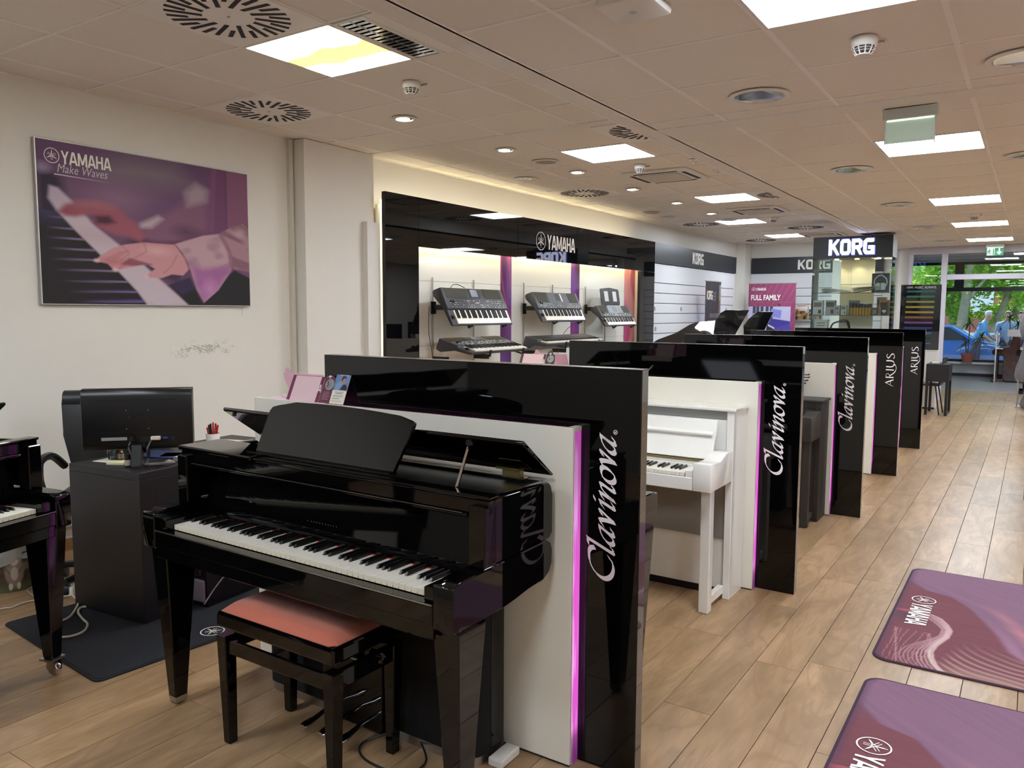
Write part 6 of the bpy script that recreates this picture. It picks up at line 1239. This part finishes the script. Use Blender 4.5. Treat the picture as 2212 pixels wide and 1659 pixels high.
# ================================================================== CHAIR AND TABLE AT THE END OF THE PARTITIONS
t=thing('black_chair','black shell chair with thin dark legs beside the farthest partition','chair',(-1.32,13.40,0),math.radians(90))
BR_=pm('shell_black','#17151a',.35)
obj('backrest',MB().prism([(.17,.45),(.20,.60),(.215,.86),(.23,.86),(.215,.58),(.19,.44)],'x',-.21,.21),BR_,t,.008,smooth=True); pbox('seat',-.21,-.22,.43,.21,.19,.455,BR_,t,.012)
for sx in(-1,1):
    for sy in(-1,1): obj('leg',MB().tube([(sx*.15,sy*.13,.43),(sx*.21,sy*.20,0)],.010,8),PLAS,t)
t.rotation_euler=(0,0,math.radians(-92))
t=thing('side_table','small black table with drawer box beside the black chair','table',(-1.17,13.35,0)); pbox('drawer_box',-.15,-.22,.50,.15,.35,.76,SATIN,t,.004)
for x,y in((-.13,-.2),(.13,-.2),(-.13,.33),(.13,.33)): pbox('leg',x-.018,y-.018,0,x+.018,y+.018,.50,SATIN,t,.002)
pbox('foot_bar',.112,-.2,0,.148,.33,.02,SATIN,t)
flat('paper_pad','white paper pad on the small black table','-1' and -1.22,13.4,.1,.10,.14,.018,PAPER,'paper',.76)
# ================================================================== INSTRUMENTS IN PLASTIC AT THE RIGHT EDGE
t=thing('instrument_rack','thin grey display rack post at the right edge before the doorway','rack',(-.185,15.0,0)); obj('post',MB().tube([(0,0,0),(0,0,.62)],.012,8),ALU,t); pbox('foot',-.02,-.02,0,.25,.25,.02,ALU,t)
PLW=bpy.data.materials.new('clear_wrap'); PLW.use_nodes=True; b_=PLW.node_tree.nodes['Principled BSDF']; b_.inputs['Base Color'].default_value=(.55,.56,.6,1); b_.inputs['Roughness'].default_value=.12; b_.inputs['Alpha'].default_value=.22
def bag_(label,loc,h,w_,col):
    t=thing('instrument_bag',label,'bag',loc,0,'bags at the right edge'); rs=[(.02,h*1.0),(w_*.35,h*.97),(w_*.5,h*.85),(w_*.62,h*.6),(w_*.9,h*.35),(w_,h*.18),(w_*.85,h*.04),(.03,0)]
    a=MB().lathe(rs,(0,0),18); a.v=[(v[0],v[1]*.45,v[2]) for v in a.v]; obj('soft_case',a,pm('case_'+col[1:],col,.6,noise=.4,nscale=6),t,smooth=True)
    a=MB().lathe([(r*1.12+.01,z) for r,z in rs],(0,0),18); a.v=[(v[0]+R.uniform(-.006,.006),v[1]*.5+R.uniform(-.006,.006),v[2]) for v in a.v]; obj('plastic_wrap',a,PLW,t,smooth=True)
    obj('hanger_hook',MB().tube(catmull([(0,0,h),(0,0,h+.06),(.03,0,h+.08),(.06,0,h+.06)],5),.006,6),PLAS,t)
bag_('dark instrument bag in clear plastic hanging at the right edge, upper one',(-.03,14.6,1.10),.86,.17,'#1d1d22'); bag_('dark and reddish instrument bag in clear plastic standing below, right edge',(-.05,14.75,.42),.72,.16,'#2d2226'); bag_('brown soft case on the floor at the right edge',(.0,14.9,.0),.40,.15,'#3b3026')
# ================================================================== ENTRANCE ROOM
def upright(label,x,y,rz,body,H=1.07,hw=.72,dep=.42):
    t=thing('acoustic_upright_piano',label,'piano',(x,y,0),rz,'upright pianos in the entrance room')
    # side view profile: keyboard towards -y
    pr=[(0,.02),(dep,.02),(dep,H-.03),(.16,H-.03),(.10,.78),(-.14,.74),(-.20,.72),(-.23,.66),(-.20,.60),(-.14,.58),(0,.58)]
    obj('case',MB().prism(pr,'x',-hw,hw),body,t,.008,smooth=False); pbox('top_board',-hw-.02,.12,H-.03,hw+.02,dep+.02,H,body,t,.006)
    for s in(-1,1):
        pbox('leg',s*(hw-.06),-.16,.06,s*hw,-.10,.60,body,t,.006); pbox('foot_block',s*(hw-.07),-.22,.0,s*hw,.05,.06,body,t,.006)
    obj('music_desk',MB().prism([(.04,.80),(-.06,1.0),(-.05,1.0),(.06,.80)],'x',-.35,.35),body,t); keyboard_keys(t,-.611,.0235,-.15,-.01,.755,52,'A',False)
    return t
upright('mahogany upright piano seen from its side in front of the shop window',-.55,20.8+.0,math.radians(-90),MAHOG,1.075,.35,.30)
upright('black upright piano right of the mahogany one',-.10,20.75,math.radians(-90),POLISH,1.06,.35,.42)
upright('black upright piano with a pale board on top, nearest in the entrance room',.02,17.9,math.radians(-90),POLISH,1.08,.30,.42)
t=thing('pale_board','pale grey board standing on the nearest black upright in the entrance room','board',(-.33,17.5,1.08)); pbox('board',-.1,0,0,.26,.02,.13,pm('pale_grey','#b8b6b8',.5),t)
t=thing('white_divider','thin white divider panel standing between the two uprights by the window','divider',(-.70,20.1,0)); pbox('panel',0,0,0,.02,.5,1.12,WMET,t,.002)
def dracaena(label,x,y,z,heads,pot=None,group=None):
    t=thing('dracaena_plant',label,'plant',(x,y,z),0,group)
    if pot: obj('pot',MB().lathe([(0,0),(.105,0),(.135,.17),(.15,.17),(.15,.21),(.13,.21),(.12,.18),(0,.18)],(0,0),28),pm('pot_pink','#b06a5c',.6),t,smooth=True)
    for hx,hy,hz in heads: obj('stem',MB().tube(catmull([(0,0,.15),(hx*.4,hy*.4,hz*.5),(hx,hy,hz)],5),.012,7),pm('stem_brown','#7a6a4c',.8),t)
    lf=MB()
    for hx,hy,hz in heads:
        for k in range(34):
            a=R.uniform(0,2*PI); el=R.uniform(-.5,1.2); L=R.uniform(.2,.34); c,s=math.cos(a),math.sin(a); w_=.011
            pts=[(hx+c*L*q*math.cos(el),hy+s*L*q*math.cos(el),hz+L*q*math.sin(el)-.22*L*q*q*2) for q in(0,.35,.7,1)]
            for i in range(3):
                wa=w_*(1,.95,.7,.05)[i]; wb=w_*(1,.95,.7,.05)[i+1]; p,q_=pts[i],pts[i+1]; lf.add([(p[0]-s*wa,p[1]+c*wa,p[2]),(p[0]+s*wa,p[1]-c*wa,p[2]),(q_[0]+s*wb,q_[1]-c*wb,q_[2]),(q_[0]-s*wb,q_[1]+c*wb,q_[2])],[(0,1,2,3)])
    stuff(obj('leaves',lf,GREEN,t)); return t
dracaena('potted dracaena with two leafy heads in a terracotta pot by the shop window',-1.32,21.88-.12,.345,[(.02,-.05,.95),(-.05,.0,.45),(.28,-.05,.62)],True)
dracaena('second dracaena showing only its leaf tufts above the black upright piano',-.45,21.6,.345,[(-.05,0,1.05),(.12,0,.9),(.3,0,1.0)],True)
# ================================================================== OUTSIDE THE WINDOW
ground=struct('ground_outside',MB().box(-30,22.15,-.25,30,80,-.15),pm('paving','#8d8b85',.9)); tag_g=obj('grass_strip',MB().box(-30,27.8,-.15,30,33,-.10),pm('grass','#6d8a45',.95,noise=.3,nscale=4)); tag(tag_g,'strip of grass beyond the parked car','grass',kind='stuff')
BARK=pm('bark_pale','#8d8a76',.9,noise=.3,nscale=5)
def tree(label,x,y,pts_list,blobs,nl,hue):
    t=thing('street_tree',label,'tree',(x,y,-.15),0,'trees outside the window')
    for P,r in pts_list: obj('trunk' if r[0]>.12 else 'branch',MB().tube(catmull(P,5),[r[0]+(r[1]-r[0])*i/(5*(len(P)-1)) for i in range(5*(len(P)-1)+1)],9),BARK,t,smooth=True)
    lf=MB()
    for bx,by,bz,br in blobs:
        for k in range(nl):
            d=Vector((R.gauss(0,1),R.gauss(0,1),R.gauss(0,.7))).normalized()*br*R.random()**.4; p=Vector((bx,by,bz))+d; a=Vector((R.uniform(-1,1),R.uniform(-1,1),R.uniform(-.6,.6))).normalized()*R.uniform(.06,.12); b=a.cross(Vector((R.uniform(-1,1),R.uniform(-1,1),R.uniform(-1,1)))).normalized()*R.uniform(.03,.055)
            lf.add([p-a,p+b,p+a,p-b],[(0,1,2,3)])
    m=MATS.get('foliage_'+hue)
    if not m:
        m=pm('foliage_'+hue,{'a':'#7fae3c','b':'#95c04a','c':'#5f9136'}[hue],.6,noise=.35,nscale=1.5); b=m.node_tree.nodes['Principled BSDF']
        tl=m.node_tree.nodes.new('ShaderNodeBsdfTranslucent'); tl.inputs[0].default_value=(*s2l('#a9d64a'),1); mx=m.node_tree.nodes.new('ShaderNodeMixShader'); mx.inputs[0].default_value=.5; l=m.node_tree.links; l.new(b.outputs[0],mx.inputs[1]); l.new(tl.outputs[0],mx.inputs[2]); l.new(mx.outputs[0],m.node_tree.nodes['Material Output'].inputs[0])
    stuff(obj('foliage',lf,m,t)); return t
tr=[(-2.65,29.5,'a','slim pale tree trunk left in the window'),(-2.35,30.5,'b','pale double trunk standing second from the left in the window'),(-2.05,29.0,'a','thick pale trunk left of the dracaena'),(-1.35,30.0,'b','leaning forked tree in the middle of the window'),(-.9,31.5,'c','tree with branch reaching to the right'),(.6,31.0,'b','leafy tree at the right side of the window'),(2.2,33.0,'a','tree outside beyond the right side of the window'),(-4.5,32.0,'c','tree outside left of the window')]
for k,(x,y,h_,l_) in enumerate(tr):
    ln=[.1,-.05,.25,.9,.7,-.3,.2,.1][k]; P=[(0,0,0),(ln*.25,0,1.1),(ln*.6,0,2.2),(ln*1.1,0,3.6),(ln*1.4,0,5.2)]; rr_=(.13+.03*(k%3),.06)
    br=[(P,rr_)]+[([(ln*.5,0,1.9),(ln*.5+.5,.1,2.7),(ln*.5+1.2,.2,3.3)],(.06,.025)),([(ln*.6,0,2.2),(ln*.6-.5,.1,3.0),(ln*.6-.8,.2,3.9)],(.05,.02))]
    bl=[(ln+R.uniform(-.9,.9),R.uniform(-.6,.9),R.uniform(2.2,4.6),R.uniform(.6,1.0)) for _ in range(9)]+[(R.uniform(-.8,.8),R.uniform(0,.8),R.uniform(1.5,2.2),.45) for _ in range(2 if k>2 else 1)]
    tree(l_,x,y,br,bl,330,h_)
t=thing('hedge','low green hedge behind the parked car','hedge',(-2.2,27.4,-.15)); lf=MB()
for k in range(2600):
    p=Vector((R.uniform(-2,4.5),R.uniform(-.3,.4),R.uniform(.0,.95)*R.uniform(.6,1))); a=Vector((R.uniform(-1,1),R.uniform(-1,1),R.uniform(-1,1))).normalized()*.05; b=a.cross(Vector((R.uniform(-1,1),1,R.uniform(-1,1)))).normalized()*.03; lf.add([p-a,p+b,p+a,p-b],[(0,1,2,3)])
stuff(obj('leaves',lf,MATS['foliage_c'],t))
t=thing('railing','white railing behind the hedge','railing',(-3,28.6,-.15)); 
for z in(.75,1.0): pbox('rail',0,0,z,7,.05,z+.06,WMET,t)
for k in range(8): pbox('post',k*1.0,0,0,k*1.0+.06,.06,1.06,WMET,t)
t=thing('brick_building','red brick building with pale bands far behind the trees','building',(-2.5,46,-.15)); pbox('wall',-14,0,0,16,6,5.5,pm('brick_far','#a8685a',.9),t)
for k in range(10): pbox('window',-6+k*1.9,-.03,1.6,-5+k*1.9,.02,3.1,pm('far_window','#dfe6ea',.3),t)
pbox('band',-14,-.05,3.4,16,0,3.8,pm('far_band','#e5dcd2',.8),t)
# parked blue car
t=thing('parked_car','blue car parked outside the window','car',(-2.45,25.3,-.15),0); BLU=pm('car_blue','#2f6fc0',.15,coat=1)
pr=[(-1.9,.30),(-1.95,.62),(-1.8,.80),(-1.1,.88),(-.55,1.28),(.55,1.34),(1.15,.95),(1.75,.82),(1.95,.70),(1.98,.40),(1.9,.28)]
obj('body',MB().prism(pr,'y',-.82,.82),BLU,t,.06,smooth=True); obj('side_glass',MB().prism([(-1.0,.90),(-.52,1.22),(.5,1.28),(1.0,.94)],'y',-.835,.835),pm('car_glass','#20303c',.05,coat=1),t)
for x in(-1.2,1.25):
    for y in(-.8,.66): obj('wheel',MB().lathe([(0,0),(.31,0),(.33,.03),(.33,.14),(0,.14)],(0,0,0),24,'y').xf(Matrix.Translation((x,y,.33))),PLAS,t,smooth=True); obj('wheel_hub',MB().lathe([(0,-.01),(.2,-.01),(.2,.02)],(0,0,0),16,'y').xf(Matrix.Translation((x,y-.0,.33))),ALU,t)
# ================================================================== PEOPLE OUTSIDE

def ellip(mb,c,r,n=14,m=10,cut=None):
    vs=[];fs=[]
    for j in range(m+1):
        th=PI*j/m
        for k in range(n): vs.append((c[0]+r[0]*math.sin(th)*math.cos(2*PI*k/n),c[1]+r[1]*math.sin(th)*math.sin(2*PI*k/n),c[2]+r[2]*math.cos(th)))
    for j in range(m):
        for k in range(n): fs.append((j*n+k,(j+1)*n+k,(j+1)*n+(k+1)%n,j*n+(k+1)%n))
    return mb.add(vs,fs)
def person(label,x,y,rz,shirt,hair,lean=0.0,trouser='#3a4252',skin='#c79a84'):
    """faces local -y; one skinned body surface, with shirt, trousers, hair and face features"""
    t=thing('person',label,'person',(x,y,-.15),rz,'people outside the window'); L=lean
    V=[(0,0,.93),(0,-.02-L*.1,1.15),(0,-.03-L*.3,1.36),(0,-.04-L*.42,1.47),(0,-.055-L*.5,1.535),(0,-.07-L*.56,1.61),(0,-.07-L*.58,1.67),
       (.19,-.03-L*.3,1.38),(.25,-.05-L*.35,1.12),(.24,-.2-L*.4,.98),(.23,-.27-L*.4,.93),(-.19,-.03-L*.3,1.38),(-.25,-.05-L*.35,1.12),(-.24,-.2-L*.4,.98),(-.23,-.27-L*.4,.93),
       (.10,0,.86),(.11,-.01,.48),(.11,.02,.09),(.11,-.13,.04),(-.10,0,.86),(-.11,-.01,.48),(-.11,.02,.09),(-.11,-.13,.04)]
    E=[(0,1),(1,2),(2,3),(3,4),(4,5),(5,6),(2,7),(7,8),(8,9),(9,10),(2,11),(11,12),(12,13),(13,14),(0,15),(15,16),(16,17),(17,18),(0,19),(19,20),(20,21),(21,22)]
    rad=[.15,.14,.15,.055,.075,.088,.07,.07,.05,.036,.032,.07,.05,.036,.032,.09,.065,.045,.04,.09,.065,.045,.04]
    me=bpy.data.meshes.new('body'); me.from_pydata(V,E,[]); o=bpy.data.objects.new('body',me); C.objects.link(o); o.parent=t
    bm=bmesh.new(); bm.from_mesh(me); ly=bm.verts.layers.skin.verify(); bm.verts.ensure_lookup_table()
    for v,r_ in zip(bm.verts,rad): v[ly].radius=(r_,r_)
    bm.verts[0][ly].use_root=True; bm.to_mesh(me); bm.free()
    o.modifiers.new('skin','SKIN'); o.modifiers.new('sub','SUBSURF').levels=1; dg=bpy.context.evaluated_depsgraph_get(); ev=bpy.data.meshes.new_from_object(o.evaluated_get(dg)); o.modifiers.clear(); o.data=ev
    ms=[pm('skin_'+skin[1:],skin,.5),pm('shirt_'+shirt[1:],shirt,.8),pm('trousers_'+trouser[1:],trouser,.8),PLAS]
    ev.materials.clear(); [ev.materials.append(m) for m in ms]
    for p in ev.polygons:
        c=p.center; p.material_index = 3 if c.z<.10 else 2 if c.z<.96 and abs(c.x)<.21 else 0 if (c.z>1.46) or (c.z<1.08 and abs(c.x)>.21) else 1; p.use_smooth=True
    hy=-.07-L*.57; hm=MB(); ellip(hm,(0,hy+.018,1.645),(.086,.10,.095)); hm.v=[v if not(v[1]<hy-.03 and v[2]<1.69) else (v[0],hy-.028,v[2]) for v in hm.v]; obj('hair',hm,pm('hair_'+hair[1:],hair,.8),t,smooth=True)
    f=MB(); f.add([(-.012,hy-.085,1.60),(.012,hy-.085,1.60),(0,hy-.112,1.598),(0,hy-.088,1.638)],[(0,1,2),(1,3,2),(3,0,2)]); obj('nose',f,ms[0],t)
    for s_ in(-1,1): e=MB(); ellip(e,(s_*.03,hy-.078,1.628),(.011,.008,.007),8,6); obj('eye',e,PLAS,t); e=MB(); ellip(e,(s_*.086,hy,1.615),(.012,.02,.03),8,6); obj('ear',e,ms[0],t)
    pbox('mouth',-.022,hy-.084,1.572,.022,hy-.078,1.577,pm('lip','#a05a55',.6),t)
    return t
person('white-haired person in a light blue shirt leaning forward outside the window',-1.28,24.3,math.radians(80),'#5f9fd0','#c9c9c6',.35)
person('person with a pale face in a blue-grey top outside, between the two uprights',-.62,24.6,math.radians(10),'#8fa9c4','#8a8078',0)
person('person in grey outside the window, right of the pale-faced one',-.30,25.0,math.radians(-15),'#7c8892','#5a5048',0)

for o in bpy.data.objects:
    if 'label' in o and len(o['label'].split())>16: o['label']=' '.join(o['label'].split()[:16]).rstrip(',')
